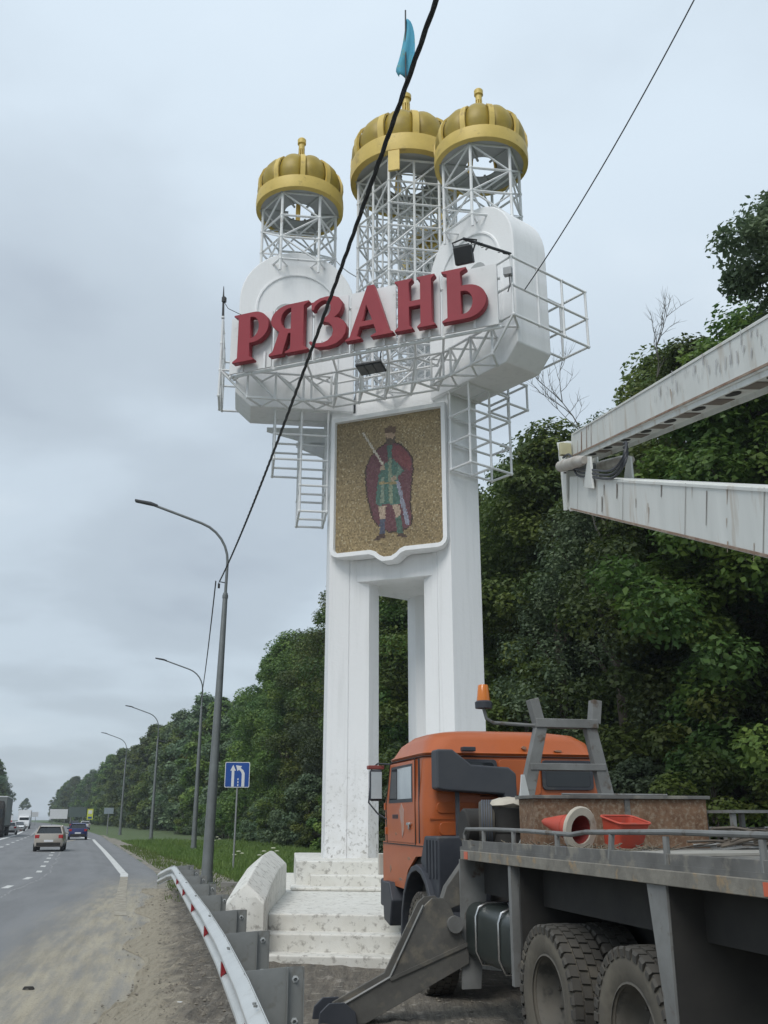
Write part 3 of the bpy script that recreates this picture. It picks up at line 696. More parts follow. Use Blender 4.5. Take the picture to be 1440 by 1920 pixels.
# mosaic shield
def shield(d):
    t_, b_, w_ = 10.42-d, 7.17+d, 1.345-d; r_ = max(.05, .2-d); p = [(-w_, t_), (w_, t_), (w_, b_+r_)]
    p += [(w_-r_+r_*math.cos(R_(a)), b_+r_+r_*math.sin(R_(a))) for a in (-30, -60, -90)]
    c = .42-d*.3
    p += [(c, b_), (c*.74, b_-.04), (c*.52, b_-.12), (.12-d*.3, 6.99+d), (-.12+d*.3, 6.99+d), (-c*.52, b_-.12), (-c*.74, b_-.04), (-c, b_)]
    p += [(-w_+r_+r_*math.cos(R_(a)), b_+r_+r_*math.sin(R_(a))) for a in (-90, -120, -150)]+[(-w_, b_+r_)]
    return p
MB().py(shield(.0), -1.30, -1.02).build('shield_back', m_white, mon, .01, smooth=0)
so, si = shield(-.012), shield(.105); ring = [[(a, -1.29, b) for a, b in so], [(a, -1.40, b) for a, b in shield(.0)], [(a, -1.40, b) for a, b in shield(.09)], [(a, -1.31, b) for a, b in si]]
n = len(so); fr = MB().add([p for rr in ring for p in rr], [(j*n+k, j*n+(k+1) % n, ((j+1) % 4)*n+(k+1) % n, ((j+1) % 4)*n+k) for j in range(4) for k in range(n)]).build('shield_frame', m_white, mon, smooth=30)
FIG = [((0.13,0.05,0.06),[(-0.04,9.66),(-0.25,9.57),(-0.43,9.36),(-0.52,9.13),(-0.51,8.81),(-0.46,8.42),(-0.38,8.16),(-0.34,7.96),(-0.22,7.81),(0.01,7.66),(0.24,7.62),(0.39,7.67),(0.5,7.74),(0.53,7.88),(0.49,8.22),(0.52,8.62),(0.56,8.96),(0.56,9.22),(0.49,9.37),(0.31,9.58),(0.16,9.67)]),((0.20,0.058,0.062),[(0.13,9.63),(0.31,9.55),(0.47,9.35),(0.54,9.13),(0.51,8.96),(0.4,9.04),(0.25,9.16),(0.12,9.31),(0.09,9.49)]),((0.07,0.15,0.12),[(-0.03,9.63),(0.01,9.27),(-0.13,9.17),(-0.22,8.95),(-0.27,8.66),(-0.29,8.32),(-0.22,8.25),(-0.04,8.26),(0.13,8.25),(0.29,8.22),(0.29,8.42),(0.26,8.71),(0.22,8.86),(0.37,8.98),(0.25,9.16),(0.1,9.31),(0.09,9.61)]),((0.22,0.26,0.18),[(0.01,9.32),(0.07,9.32),(0.09,8.9),(0.1,8.27),(0.03,8.28),(-0.0,8.92)]),((0.2,0.25,0.19),[(-0.15,8.91),(-0.09,8.9),(-0.1,8.29),(-0.18,8.3)]),((0.14,0.22,0.17),[(0.22,9.12),(0.35,9.01),(0.25,8.88),(0.13,8.78),(0.06,8.85),(0.16,8.92),(0.25,9.0)]),((0.36,0.28,0.2),[(0.04,8.87),(0.18,8.89),(0.21,8.83),(0.1,8.76)]),((0.36,0.28,0.2),[(-0.18,9.17),(-0.09,9.19),(-0.07,9.07),(-0.18,9.06)]),((0.3,0.24,0.12),[(-0.21,8.8),(0.25,8.74),(0.25,8.69),(-0.22,8.75)]),((0.42,0.32,0.24),[(-0.22,8.25),(-0.04,8.25),(-0.07,7.92),(-0.2,7.94)]),((0.42,0.32,0.24),[(0.1,8.25),(0.28,8.21),(0.29,7.95),(0.17,7.93)]),((0.08,0.09,0.13),[(-0.2,7.95),(-0.07,7.93),(-0.08,7.58),(-0.19,7.59)]),((0.07,0.13,0.1),[(0.16,7.95),(0.29,7.96),(0.34,7.56),(0.22,7.56)]),((0.07,0.04,0.03),[(-0.2,7.62),(-0.07,7.6),(-0.07,7.53),(-0.31,7.46),(-0.32,7.5)]),((0.07,0.04,0.03),[(0.22,7.58),(0.34,7.58),(0.47,7.48),(0.44,7.46),(0.22,7.51)]),((0.4,0.28,0.19),[(-0.07,9.95),(0.18,9.91),(0.17,9.75),(0.09,9.7),(-0.03,9.73)]),((0.1,0.07,0.05),[(-0.07,9.84),(-0.01,9.79),(0.1,9.77),(0.18,9.82),(0.16,9.67),(0.07,9.61),(0.0,9.64),(-0.05,9.71)]),((0.13,0.08,0.05),[(-0.07,9.93),(-0.07,10.04),(0.05,10.08),(0.18,10.04),(0.2,9.94),(0.18,9.89)]),((0.5,0.45,0.37),[(-0.64,10.04),(-0.58,10.02),(-0.1,9.21),(-0.16,9.2)]),((0.26,0.27,0.33),[(0.19,8.75),(0.26,8.75),(0.5,7.77),(0.42,7.72),(0.36,7.95)])]
def inside(pl, x, y):
    c = False; j = len(pl)-1
    for i in range(len(pl)):
        xi, yi = pl[i]; xj, yj = pl[j]
        if (yi > y) != (yj > y) and x < (xj-xi)*(y-yi)/(yj-yi)+xi: c = not c
        j = i
    return c
m_tes = bpy.data.materials.new('mosaic_tesserae'); m_tes.use_nodes = True
_b = m_tes.node_tree.nodes['Principled BSDF']; _b.inputs['Roughness'].default_value = .38
_a = m_tes.node_tree.nodes.new('ShaderNodeAttribute'); _a.attribute_name = 'tint'; m_tes.node_tree.links.new(_a.outputs['Color'], _b.inputs['Base Color'])
inner = shield(.10); V = []; F = []; CO = []; rt = random.Random(9); s_ = .033
nz_ = int(3.4/s_)
for j in range(nz_):
    zz_ = 7.0+j*s_; off = rt.uniform(0, s_)
    for i in range(int(2.6/s_)):
        x = -1.3+i*s_+off+rt.uniform(-.003, .003)
        if not inside(inner, x, zz_): continue
        k_ = rt.random(); col = None
        for c, pl in FIG:
            if inside(pl, x, zz_): col = c
        if col is None:
            gz = .5+.5*math.sin(x*2.1+zz_*1.3)
            base = (.285, .212, .108) if k_ < .62 else (.345, .265, .14) if k_ < .82 else (.21, .155, .08) if k_ < .96 else (.42, .35, .22)
            col = tuple(q*(.86+.2*gz) for q in base)
            near = any(inside(FIG[0][1], x+dx, zz_+dz) for dx, dz in ((s_, 0), (-s_, 0), (0, s_), (0, -s_)))
            if near: col = (.05, .03, .02)
        f_ = rt.uniform(.82, 1.2); col = tuple(q*f_ for q in col); h = s_*.46; tl = rt.uniform(-.002, .002); tm = rt.uniform(-.002, .002)
        b = len(V); V += [(x-h, -1.322+tl, zz_-h), (x+h, -1.322+tm, zz_-h), (x+h, -1.322-tl, zz_+h), (x-h, -1.322-tm, zz_+h)]; F.append((b, b+1, b+2, b+3)); CO.append(col)
me = bpy.data.meshes.new('tesserae'); me.from_pydata(V, [], F); at = me.attributes.new('tint', 'FLOAT_COLOR', 'FACE'); at.data.foreach_set('color', [q for c in CO for q in (*c, 1)]); me.materials.append(m_tes)
o = bpy.data.objects.new('tesserae', me); COL.objects.link(o); o.parent = mon; tag(o, 'golden mosaic of a bearded prince in red cape with sword', kind='stuff')
MB().py(shield(.09), -1.308, -1.302).build('mosaic_grout', mat('grout', (.20, .16, .09), None, 5, .9), mon, smooth=0)

# space-frame struts: each bar its own part, one shared cylinder mesh
cyl = MB().lathe([(1, 0), (1, 1)], 8).mesh('strut', m_wsteel, 60)
NODES = set(); SEG = set()
def strut(a, b, r_=.027):
    a, b = Vector(a), Vector(b); key = tuple(sorted((tuple(round(q, 2) for q in a), tuple(round(q, 2) for q in b))))
    if key in SEG or (b-a).length < .05: return
    SEG.add(key)
    for q in (a, b): NODES.add(tuple(round(x, 2) for x in q))
    o = bpy.data.objects.new('strut', cyl); COL.objects.link(o); o.parent = mon; d = b-a
    o.location = a; o.rotation_mode = 'QUATERNION'; o.rotation_quaternion = d.to_track_quat('Z', 'Y'); o.scale = (r_, r_, d.length)
def grid(phi, sg, rs, ws, zs, drop=lambda r_, w_, z_: False):
    P = lambda i, j, k: wp(phi, sg, rs[i], ws[j], zs[k])
    for i in range(len(rs)):
        for j in range(len(ws)):
            for k in range(len(zs)):
                for di, dj, dk in ((1, 0, 0), (0, 1, 0), (0, 0, 1)):
                    a, b, c = i+di, j+dj, k+dk
                    if a < len(rs) and b < len(ws) and c < len(zs) and not drop((rs[i]+rs[a])/2, (ws[j]+ws[b])/2, (zs[k]+zs[c])/2): strut(P(i, j, k), P(a, b, c))
ZU = [11.29, 11.95, 12.6]
inwing = lambda r_, w_, z_: r_ < 4.2 and -.6 < w_ < .6
for phi, sg in ARMS[:2]:
    grid(phi, sg, [4.4], [-.95, -.2, .55, 1.3], ZU)
    grid(phi, sg, [3.7, 4.4], [.55, 1.3], ZU, inwing)
    grid(phi, sg, [2.95, 3.7], [1.3], ZU); grid(phi, sg, [2.95], [.75, 1.3], ZU)
    if sg == 1: grid(phi, sg, [3.7, 4.4], [-.95], ZU)
    rr = [1.92, 2.54, 3.16, 3.78, 4.4]
    for z_ in (10.67, 11.29):
        for i in range(4):
            if z_ == 10.67 and i == 3: continue
            strut(wp(phi, sg, rr[i], -.95, z_), wp(phi, sg, rr[i+1], -.95, z_))
            strut(wp(phi, sg, rr[i]+.31, -.5, z_), wp(phi, sg, rr[i], -.95, z_)); strut(wp(phi, sg, rr[i]+.31, -.5, z_), wp(phi, sg, rr[i+1], -.95, z_))
    for i in range(4):
        strut(wp(phi, sg, rr[i], -.95, 10.67), wp(phi, sg, rr[i], -.95, 11.29)); strut(wp(phi, sg, rr[i], -.95, 10.67), wp(phi, sg, rr[i]+.62, -.95, 11.29))
    Z3 = [8.85, 9.45, 10.05, 10.64]
    grid(phi, sg, [1.93, 2.53], [-.44, .16, .76], Z3)
    if sg == 1: grid(phi, sg, [1.93, 2.53], [.76, 1.36], [10.5, 11.1])
    else:
        grid(phi, sg, [2.53, 3.13], [-.44, .16, .76], [9.45, 10.05, 10.64]); grid(phi, sg, [1.93], [-.44, .16, .76], [8.25, 8.85]); grid(phi, sg, [2.53], [-.44, .16, .76], [8.25, 8.85]); grid(phi, sg, [1.93, 2.53], [-.44, .16, .76], [8.25])
        grid(phi, sg, [4.4], [-.95, -.2], [10.67, 11.29])
# horizontal truss under the sign
A = [(-1.55+.62*i, -2.05) for i in range(6)]; B = [(-1.24+.62*i, -1.52) for i in range(5)]
for z_ in (10.67, 11.25):
    for i in range(5): strut((*A[i], z_), (*A[i+1], z_)); strut((*A[i], z_), (*B[i], z_)); strut((*A[i+1], z_), (*B[i], z_))
    for i in range(4): strut((*B[i], z_), (*B[i+1], z_))
for i in range(6):
    strut((*A[i], 10.67), (*A[i], 11.25)); strut((*A[i], 11.25), (A[i][0]+.3, -2.92, 11.12))
    if i < 5: strut((*B[i], 10.67), (*A[i+1], 11.25))
for (a, b) in ((-1.55, -2.05), (1.55, -2.05)):
    sgn = -1 if a < 0 else 1; phi, sg = (210, -1) if a < 0 else (-30, 1)
    for z_ in (10.67, 11.25): strut((a, b, z_), wp(phi, sg, 2.54, -.95, z_+.02))
g = MB()
for q in sorted(NODES): g.ball(q, .042, 5)
o = g.build('node_balls', m_wsteel, mon); tag(o, kind='stuff')
g = MB()
for r_ in (1.93, 2.53, 3.13):
    for w_ in (-.7, -.1, .5):
        g.tube([wp(90, 1, r_, w_, 8.6), wp(90, 1, r_, w_, 10.7)], .027, 6)
        for i, z_ in enumerate((8.6, 9.1, 9.6, 10.1, 10.6)):
            if w_ < .4: g.tube([wp(90, 1, r_, w_, z_), wp(90, 1, r_, w_+.6, z_)], .025, 5); g.tube([wp(90, 1, r_, w_, z_), wp(90, 1, r_, w_+.6, z_+.5)], .022, 5)
            if r_ < 3: g.tube([wp(90, 1, r_, w_, z_), wp(90, 1, r_+.6, w_, z_)], .025, 5)
o = g.build('rear_lattice', m_wsteel, mon); tag(o, kind='stuff')

# ---- stepped base (built in world axes, follows the monument)
inv = MW.inverted(); SD = Vector((.9877, -.1564, 0)); SBk = Vector((-.097, .9953, 0)); S0 = Vector((-1.52, 13.30, 0))
m_step = plaster('step_limewash', (.66, .65, .605), 4.2, .5)
def sblock(name, a0, a1, d0, d1, z0, z1, bev=.025):
    p = [(a0, d0), (a1, d0), (a1, d1), (a0, d1)]
    f = lambda z_: (lambda a, b: S0+SD*a+SBk*b+Vector((0, 0, z_)))
    o = MB().prism(p, f(z0), f(z1)).build(name, m_step, mon, bev); o.matrix_parent_inverse = inv; return o
sblock('step', -.02, 6.6, 0, .4, 0, .155); sblock('step', .0, 6.6, .35, .75, .0, .37); sblock('platform', .02, 6.6, .70, 11.0, 0, .58)
sblock('step', .35, 6, 5.0, 6, .58, .64); sblock('step', .72, 5.2, 5.42, 6, .58, .825); sblock('plinth', .45, 5.6, 5.76, 10.4, .58, 1.05)
# left parapet: sloping, ridge-topped
for k_, xs in enumerate((-.52, 6.55)):
    rings = []
    for (d, zt) in ((0, .80), (.05, .84), (1.2, .97), (2.6, 1.10), (4.2, 1.12), (4.75, 1.10), (4.8, 1.05)):
        ta = .0; w0, w1 = xs-.02, xs+.50
        mid = (w0+w1)/2; pts = [(w0, 0), (w1, 0), (w1, zt-.06), (w1-.1, zt+.03), (mid, zt+(.16 if 0 < d < 4.8 else .02)), (w0+.1, zt+.03), (w0, zt-.06)]
        rings.append([S0+SD*(a+.06*d*(1 if k_ == 0 else 0))+SBk*d+Vector((0, 0, b)) for a, b in pts])
    o = MB().loft(rings).build('parapet', m_step, mon, .02, 25); o.matrix_parent_inverse = inv

# ---- lights, antenna and wires on the monument (things that hang on it)
m_lampglass = mat('lamp_glass', (.16, .17, .18), (.11, .12, .13), 6, .15)
def mw(p): return MW @ Vector(p)
a_ = wp(-30, 1, 4.4, -.95, 12.6); b_ = wp(-30, 1, 4.4, -2.25, 12.42)
arm = empty('floodlight', mw(b_), MROT, 'large black floodlight hanging from an arm above the last letter', 'floodlight')
MB().tube([a_-b_+Vector((0, 0, .05)), (0, 0, .05)], .03, 8).build('arm', m_dark, arm)
g = MB(); r9 = random.Random(4)
for i in range(16):
    t_ = r9.random(); q = (a_-b_)*t_; g.tube([q, q+Vector((r9.uniform(-.08, .08), r9.uniform(-.08, .08), r9.uniform(-.02, .12)))], .008, 4)
tag(g.build('wire_ties', m_dark, arm), kind='stuff')
MB().tube([(-.16, 0, -.28), (-.22, 0, .0), (0, 0, .05), (.26, 0, -.04), (.18, 0, -.28)], .018, 6).build('yoke', m_dark, arm)
MB().box((.0, 0, -.32), (.36, .16, .34), Matrix.Rotation(R_(25), 3, 'X')).build('housing', m_dark, arm, .02)
MB().box((.0, -.085, -.30), (.31, .012, .28), Matrix.Rotation(R_(25), 3, 'X')).build('lens', m_lampglass, arm)
q = wp(-30, 1, 4.4, -1.05, 12.2); e = empty('junction_box', mw(q), MROT, 'small grey box with cable beside the sign board end', 'box')
MB().box((0, 0, 0), (.17, .12, .17)).build('case', mat('grey_box', (.35, .36, .37), None, 4, .5), e, .01); MB().tube([(.02, 0, -.08), (.03, 0, -.3), (-.02, 0, -.45)], .012, 6).build('cable', m_dark, e)
e = empty('led_floodlight', mw((.18, -2.75, 10.82)), MROT, 'flat black three-panel floodlight under the sign truss', 'floodlight')
MB().box((0, 0, 0), (.58, .36, .05), Matrix.Rotation(R_(-12), 3, 'X')).build('housing', m_dark, e, .01)
for i in range(3): MB().box(((i-1)*.185, 0, -.032), (.165, .29, .012), Matrix.Rotation(R_(-12), 3, 'X')).build('lens', m_lampglass, e)
MB().tube([(.2, 0, .03), (.22, .0, .3), (.2, .1, .42)], .012, 6).build('bracket', m_dark, e)
q = wp(210, -1, 4.4, -.95, 12.55); e = empty('antenna_pole', mw(q), MROT, 'thin dark antenna pole on the left corner of the frame', 'antenna')
MB().tube([(0, 0, 0), (-.02, 0, .55), (-.03, 0, .85)], [.03, .022, .008], 6).build('pole', m_dark, e); MB().box((0, 0, .5), (.08, .08, .12)).build('clamp', m_dark, e)
g = MB().tube([(0, 0, .45), (.12, .0, .25), (.35, .1, .12), (.6, .2, .0)], .008, 5).build('cable', m_dark, e)
# sagging cable between left and centre tower
q0, q1 = mw(dl+Vector((.9, -.1, 14.75))), mw(Vector((-1.24, -.2, 14.75)))
g = MB().tube([q0.lerp(q1, t_/6)+Vector((0, 0, -.09*math.sin(math.pi*t_/6))) for t_ in range(7)], .014, 5).build('tower_cable', m_wsteel); tag(g, 'thin pale cable slung between left and centre lattice towers', 'cable')
# ------------------------------------------------------------------ the aerial-lift truck (local: x right, y forward)
TO = Vector((2.39, 8.135, 0)); TRZ = R_(13.5)
truck = empty('boom_lift_truck', TO, TRZ, 'orange-cabbed flatbed truck with white folded lift boom and steel outrigger', 'truck')
TI = (Matrix.Translation(TO) @ Matrix.Rotation(TRZ, 4, 'Z')).inverted()
def tl(p): return TI @ Vector(p)
m_orange = mat('orange_paint', (.43, .10, .020), (.37, .085, .018), 2.0, .45, c3=(.31, .085, .03), s3=3.5, t3=(.6, .75), coat=.15)
m_tyre = mat('tyre_rubber', (.055, .052, .047), (.085, .078, .066), 5, .85, c3=(.13, .115, .09), s3=2.5, t3=(.52, .7))
m_side = mat('tyre_sidewall', (.115, .103, .082), (.075, .068, .056), 3, .9, c3=(.15, .135, .105), s3=5, t3=(.5, .7))
m_rim = mat('dusty_rim', (.12, .11, .092), (.085, .08, .07), 4, .8, c3=(.05, .048, .043), s3=7, t3=(.55, .65))
m_black = mat('black_plastic', (.028, .032, .042), (.042, .046, .056), 4, .55, c3=(.085, .08, .07), s3=3, t3=(.6, .75))
m_snork = mat('dark_grey_plastic', (.043, .048, .058), (.058, .062, .07), 3, .6)
m_greyst = mat('grey_steel', (.22, .225, .22), (.14, .14, .135), 3, .6, .1, c3=(.10, .075, .055), s3=7, t3=(.58, .7))
m_deck = mat('deck_steel', (.17, .168, .16), (.10, .098, .092), 4, .7, .1, c3=(.24, .225, .19), s3=6, t3=(.52, .66))
m_rust = mat('rusty_bin', (.21, .125, .075), (.125, .07, .042), 14, .9, c3=(.25, .19, .135), s3=34, t3=(.48, .64), bump=.004)
m_tank = mat('tank_green', (.022, .03, .028), (.03, .037, .034), 3, .35, c3=(.06, .055, .045), s3=2.2, t3=(.58, .75))
m_under = mat('underbody', (.022, .021, .02), (.035, .033, .03), 4, .85)
m_glassd = mat('cab_glass', (.012, .016, .02), (.02, .024, .028), 2, .06)
m_glassl = mat('glass_sky_tint', (.42, .46, .48), (.34, .38, .40), 2, .08)  # pale base paints in the brightness reflected and seen through the glass
m_chrome = mat('chrome', (.6, .6, .6), (.5, .5, .5), 5, .2, .9)
m_boom = mat('boom_white', (.70, .71, .68), (.60, .61, .58), 1.2, .5, c3=(.44, .37, .29), s3=1.6, t3=(.56, .74), stretch=(3, 2.2, .45))
m_boomdk = mat('boom_underside', (.20, .17, .14), (.12, .095, .08), 3, .8)

# cab shell: loft of rounded rectangles
def ring(z_, hw, y0, y1, r_): return [(a, b, z_) for a, b in rrect(-hw, hw, y0, y1, r_, 5)]
cab = MB().loft([ring(1.46, 1.10, 3.62, 5.58, .10), ring(1.52, 1.115, 3.6, 5.62, .12), ring(1.98, 1.12, 3.6, 5.63, .14), ring(2.50, 1.085, 3.62, 5.40, .18), ring(2.53, 1.11, 3.595, 5.42, .19), ring(2.555, 1.075, 3.63, 5.36, .2), ring(2.68, 1.03, 3.66, 5.22, .28), ring(2.77, .93, 3.76, 5.05, .36), ring(2.815, .72, 3.98, 4.8, .38), ring(2.825, .3, 4.3, 4.5, .05)]).build('cab', m_orange, truck, 0, 40)
# lower front corner panels and steps
for s_ in (-1, 1):
    MB().px([(3.64, 1.52), (5.62, 1.52), (5.60, 1.02), (4.55, 1.0), (4.35, 1.22), (4.0, 1.38), (3.64, 1.40)], s_*1.09, s_*1.12).build('side_skirt', m_orange, cab)
MB().b2((-1.12, 5.52, .72), (1.12, 5.78, 1.06)).build('bumper', m_black, truck, .03)
# door outline ridges, window, frame, handle on the left side
def side(name, poly, x0, x1, m, par=cab, bev=0): return MB().px(poly, x0, x1).build(name, m, par, bev)
dpoly = [(4.0, 1.53), (5.35, 1.53), (5.45, 1.98), (5.22, 2.49), (4.0, 2.49)]
for s_ in (-1, 1):
    x0 = s_*1.108
    dr_ = side('door', [(4.02, 1.52), (5.36, 1.52), (5.42, 1.96), (5.20, 2.47), (4.02, 2.47)], x0-s_*.05, s_*1.126, m_orange, cab, .012)
    side('window_frame', [(4.10, 1.99), (5.27, 1.99), (5.12, 2.43), (4.10, 2.43)], s_*1.1, s_*1.130, m_black, dr_)
    side('window', [(4.14, 2.03), (4.80, 2.03), (4.80, 2.40), (4.14, 2.40)], s_*1.1, s_*1.133, m_glassl, dr_)
    side('quarter_window', [(4.84, 2.03), (5.20, 2.03), (5.08, 2.40), (4.84, 2.40)], s_*1.1, s_*1.133, m_glassd, dr_)
    MB().box((s_*1.14, 4.22, 1.74), (.04, .13, .035)).build('door_handle', m_chrome, dr_, .01)
    MB().lathe([(.001, 0), (.03, 0), (.03, .02), (.001, .02)], 10, (s_*1.127 if s_ > 0 else -1.147, 4.22, 1.705), 'x').build('lock', m_chrome, dr_)
    MB().box((s_*1.118, 3.83, 2.0), (.02, .012, .94)).build('body_seam', m_black, cab)
m_badge = mat('faded_badge', (.36, .27, .25), (.42, .22, .15), 8, .7)
side('faded_crest', [(4.62, 1.72), (4.72, 1.9), (4.62, 2.0-.02), (4.50, 1.9), (4.50, 1.66), (4.58, 1.58)], -1.1, -1.131, m_badge)
g = MB()
for i, (a, b) in enumerate(((5.06, .03), (5.0, .03), (4.94, .025), (4.88, .03), (4.82, .03))): g.b2((-1.1, a-b/2-.008, 1.80), (-1.132, a+b/2-.008, 1.85))
tag(g.build('badge_letters', m_black, cab), kind='stuff')
# door gaps, gutter line, hinges, scuffs
for s_ in (-1, 1):
    dg = [(4.0, 1.50), (5.38, 1.50), (5.44, 1.96), (5.22, 2.49), (4.0, 2.49)]
    MB().tube([(s_*1.122, a, b) for a, b in dg+dg[:1]], .007, 5).build('door_gap', m_under, cab)
    for z_ in (1.65, 1.95): MB().box((s_*1.13, 5.40 if z_ < 1.8 else 5.46, z_), (.03, .05, .09)).build('door_hinge', m_orange, cab, .006)
    MB().tube([(s_*1.125, 3.66, 1.50), (s_*1.125, 5.60, 1.50)], .006, 5).build('sill_gap', m_under, cab)
gl_ = [(a, b, 2.495) for a, b in rrect(-1.098, 1.098, 3.607, 5.42, .19, 5)]; MB().tube(gl_+gl_[:1], .009, 5).build('gutter_gap', mat('dark_brown_seam', (.05, .016, .01)), cab)
for z_, x0, x1 in ((2.05, -.45, .34), (1.58, -1.0, 1.0)): MB().tube([(x0, 3.598, z_), (x1, 3.598, z_)], .006, 5).build('wall_gap', MATS['dark_brown_seam'], cab)
m_scuff = mat('scuffed_primer', (.24, .15, .11), (.33, .17, .10), 8, .8)
for (x, z_, a, b) in ((.12, 2.60, .03, .02), (.55, 2.57, .05, .012), (-.3, 1.72, .02, .05), (.2, 1.9, .05, .015)):
    MB().py([(x-a, z_), (x-a*.3, z_+b), (x+a, z_+b*.4), (x+a*.6, z_-b), (x-a*.5, z_-b*.8)], 3.585 if z_ < 2.5 else 3.66, 3.578 if z_ < 2.5 else 3.61).build('paint_scuff', m_scuff, cab)
for (y, z_, a, b) in ((4.9, 1.62, .05, .02), (4.3, 1.35, .08, .02), (5.2, 1.20, .05, .05), (4.7, 1.10, .10, .02)):
    MB().px([(y-a, z_), (y, z_+b), (y+a, z_+b*.3), (y+a*.4, z_-b)], -1.119, -1.1285 if z_ > 1.5 else -1.1225).build('paint_scuff', m_scuff, cab)
# windscreen and front grille (seen from other viewpoints)
MB().add([(-.98, 5.655, 2.02), (.98, 5.655, 2.02), (.93, 5.46, 2.45), (-.93, 5.46, 2.45)], [(0, 1, 2, 3)]).build('windscreen', m_glassd, cab)
for i in range(5): MB().box((0, 5.64, 1.60+i*.07), (1.7, .03, .03)).build('grille_bar', m_black, cab)
for s_ in (-1, 1): MB().lathe([(.001, .04), (.10, .03), (.11, 0), (.001, 0)], 16, (s_*.85, 5.77, .89), 'y').build('headlight', m_chrome, truck)
# rear wall: window openings, embossed panels, ribs
def rear(name, x0, x1, z0, z1, m, y=3.595, th=.02, r_=.05, par=cab, bev=.006): return MB().py(rrect(x0, x1, z0, z1, r_), y, y-th).build(name, m, par, bev)
for (x0, x1) in ((-.72, -.28), (.36, .93)):
    f = rear('rear_window', x0-.04, x1+.04, 2.12, 2.46, m_black, 3.605, .03); rear('pane', x0, x1, 2.155, 2.425, m_glassd, 3.58, .008, .04, f)
rear('pressed_panel', -.22, .30, 2.06, 2.46, m_orange, 3.61, .03); rear('pressed_panel', -.98, -.50, 1.86, 1.98, m_orange, 3.612, .03); rear('pressed_panel', -.95, -.62, 1.62, 1.76, m_orange, 3.612, .03); rear('pressed_panel', -.35, .95, 1.62, 1.98, m_orange, 3.612, .03)
for z_ in (1.80,): MB().box((0, 3.60, z_), (2.12, .02, .018)).build('rear_rib', m_orange, cab)
# air intake
sn = MB().py([(-1.05, 2.55), (-.86, 2.55), (-.64, 2.385), (-.19, 2.36), (-.1, 2.29), (-.1, 1.95), (-.24, 1.95), (-.26, 2.06), (-.98, 2.10), (-1.05, 2.12)], 3.56, 3.32).build('air_intake', m_snork, truck, .025)
MB().b2((-.80, 3.42, 1.55), (-.76, 3.46, 2.1)).build('intake_bracket', m_snork, sn); MB().lathe([(.001, 0), (.13, 0), (.14, .1), (.14, .5), (.001, .5)], 18, (-.30, 3.38, 1.5)).build('air_cleaner', m_black, sn)
MB().box((-.6, 3.55, 2.57), (.16, .1, .05)).build('roof_catch', m_black, cab, .01)
# mirror on the left
mr = MB().box((-1.25, 5.5, 2.22), (.17, .07, .40), Matrix.Rotation(R_(-10), 3, 'Z')).build('mirror', m_black, truck, .03)
MB().box((-1.25, 5.458, 2.22), (.14, .012, .34), Matrix.Rotation(R_(-10), 3, 'Z')).build('mirror_glass', m_glassl, mr)
MB().tube([(-1.08, 5.3, 2.48), (-1.22, 5.5, 2.50), (-1.30, 5.52, 2.44), (-1.34, 5.52, 2.0), (-1.22, 5.5, 1.86), (-1.1, 5.4, 1.78)], .012, 6).build('mirror_arm', m_black, mr)
MB().box((-1.25, 5.52, 2.45), (.22, .1, .05)).build('mirror_top', mat('red_trim', (.25, .06, .05)), mr, .01)
MB().b2((-1.16, 5.70, 1.10), (-1.02, 5.76, 1.36)).build('marker_lamp', mat('lamp_pale', (.6, .58, .52)), truck, .01)
# fender over the front wheel
fd = []
for i in range(13):
    a = R_(-15+i*17.5); r0, r1 = .62, .68
    fd.append([(-1.26, 3.5+r1*math.cos(a), .56+r1*1.12*math.sin(a)), (-.72, 3.5+r1*math.cos(a), .56+r1*1.12*math.sin(a)), (-.72, 3.5+r0*math.cos(a), .56+r0*1.12*math.sin(a)), (-1.26, 3.5+r0*math.cos(a), .56+r0*1.12*math.sin(a))])
MB().loft(fd).build('wheel_arch', m_black, truck, .012)
MB().px([(2.95, .72), (2.80, 1.1), (2.82, 1.62), (3.35, 1.62), (3.52, 1.35), (3.1, 1.05), (3.02, .72)], -1.2, -.62).build('engine_guard', m_black, truck, .02)
for yy in (2.86, 2.98, 3.1, 3.22): MB().b2((-1.215, yy, 1.2), (-1.18, yy+.04, 1.58)).build('guard_rib', m_black, truck)
MB().px([(4.95, .55), (5.25, .60), (5.35, 1.05), (5.0, 1.05), (4.85, .85)], -1.20, -.85).build('mud_guard', m_black, truck, .02)
MB().b2((-1.06, 3.66, .98), (1.06, 4.5, 1.47)).build('wheel_well', m_under, truck)
# chassis
for s_ in (-1, 1): MB().b2((s_*.42, -3.4, .82), (s_*.5, 5.4, 1.08)).build('chassis_rail', m_under, truck)
MB().b2((-.35, 2.7, .6), (.35, 4.8, 1.4)).build('engine_block', m_under, truck, .04)
for yy in (-1.32, 0, 3.5): MB().tube([(-.95, yy, .52), (-.25, yy, .52), (0, yy, .56), (.25, yy, .52), (.95, yy, .52)], [.07, .07, .2, .07, .07], 12).build('axle', m_under, truck)
MB().b2((-1.0, -2.6, 1.12), (1.0, 2.0, 1.40)).build('subframe', m_under, truck)
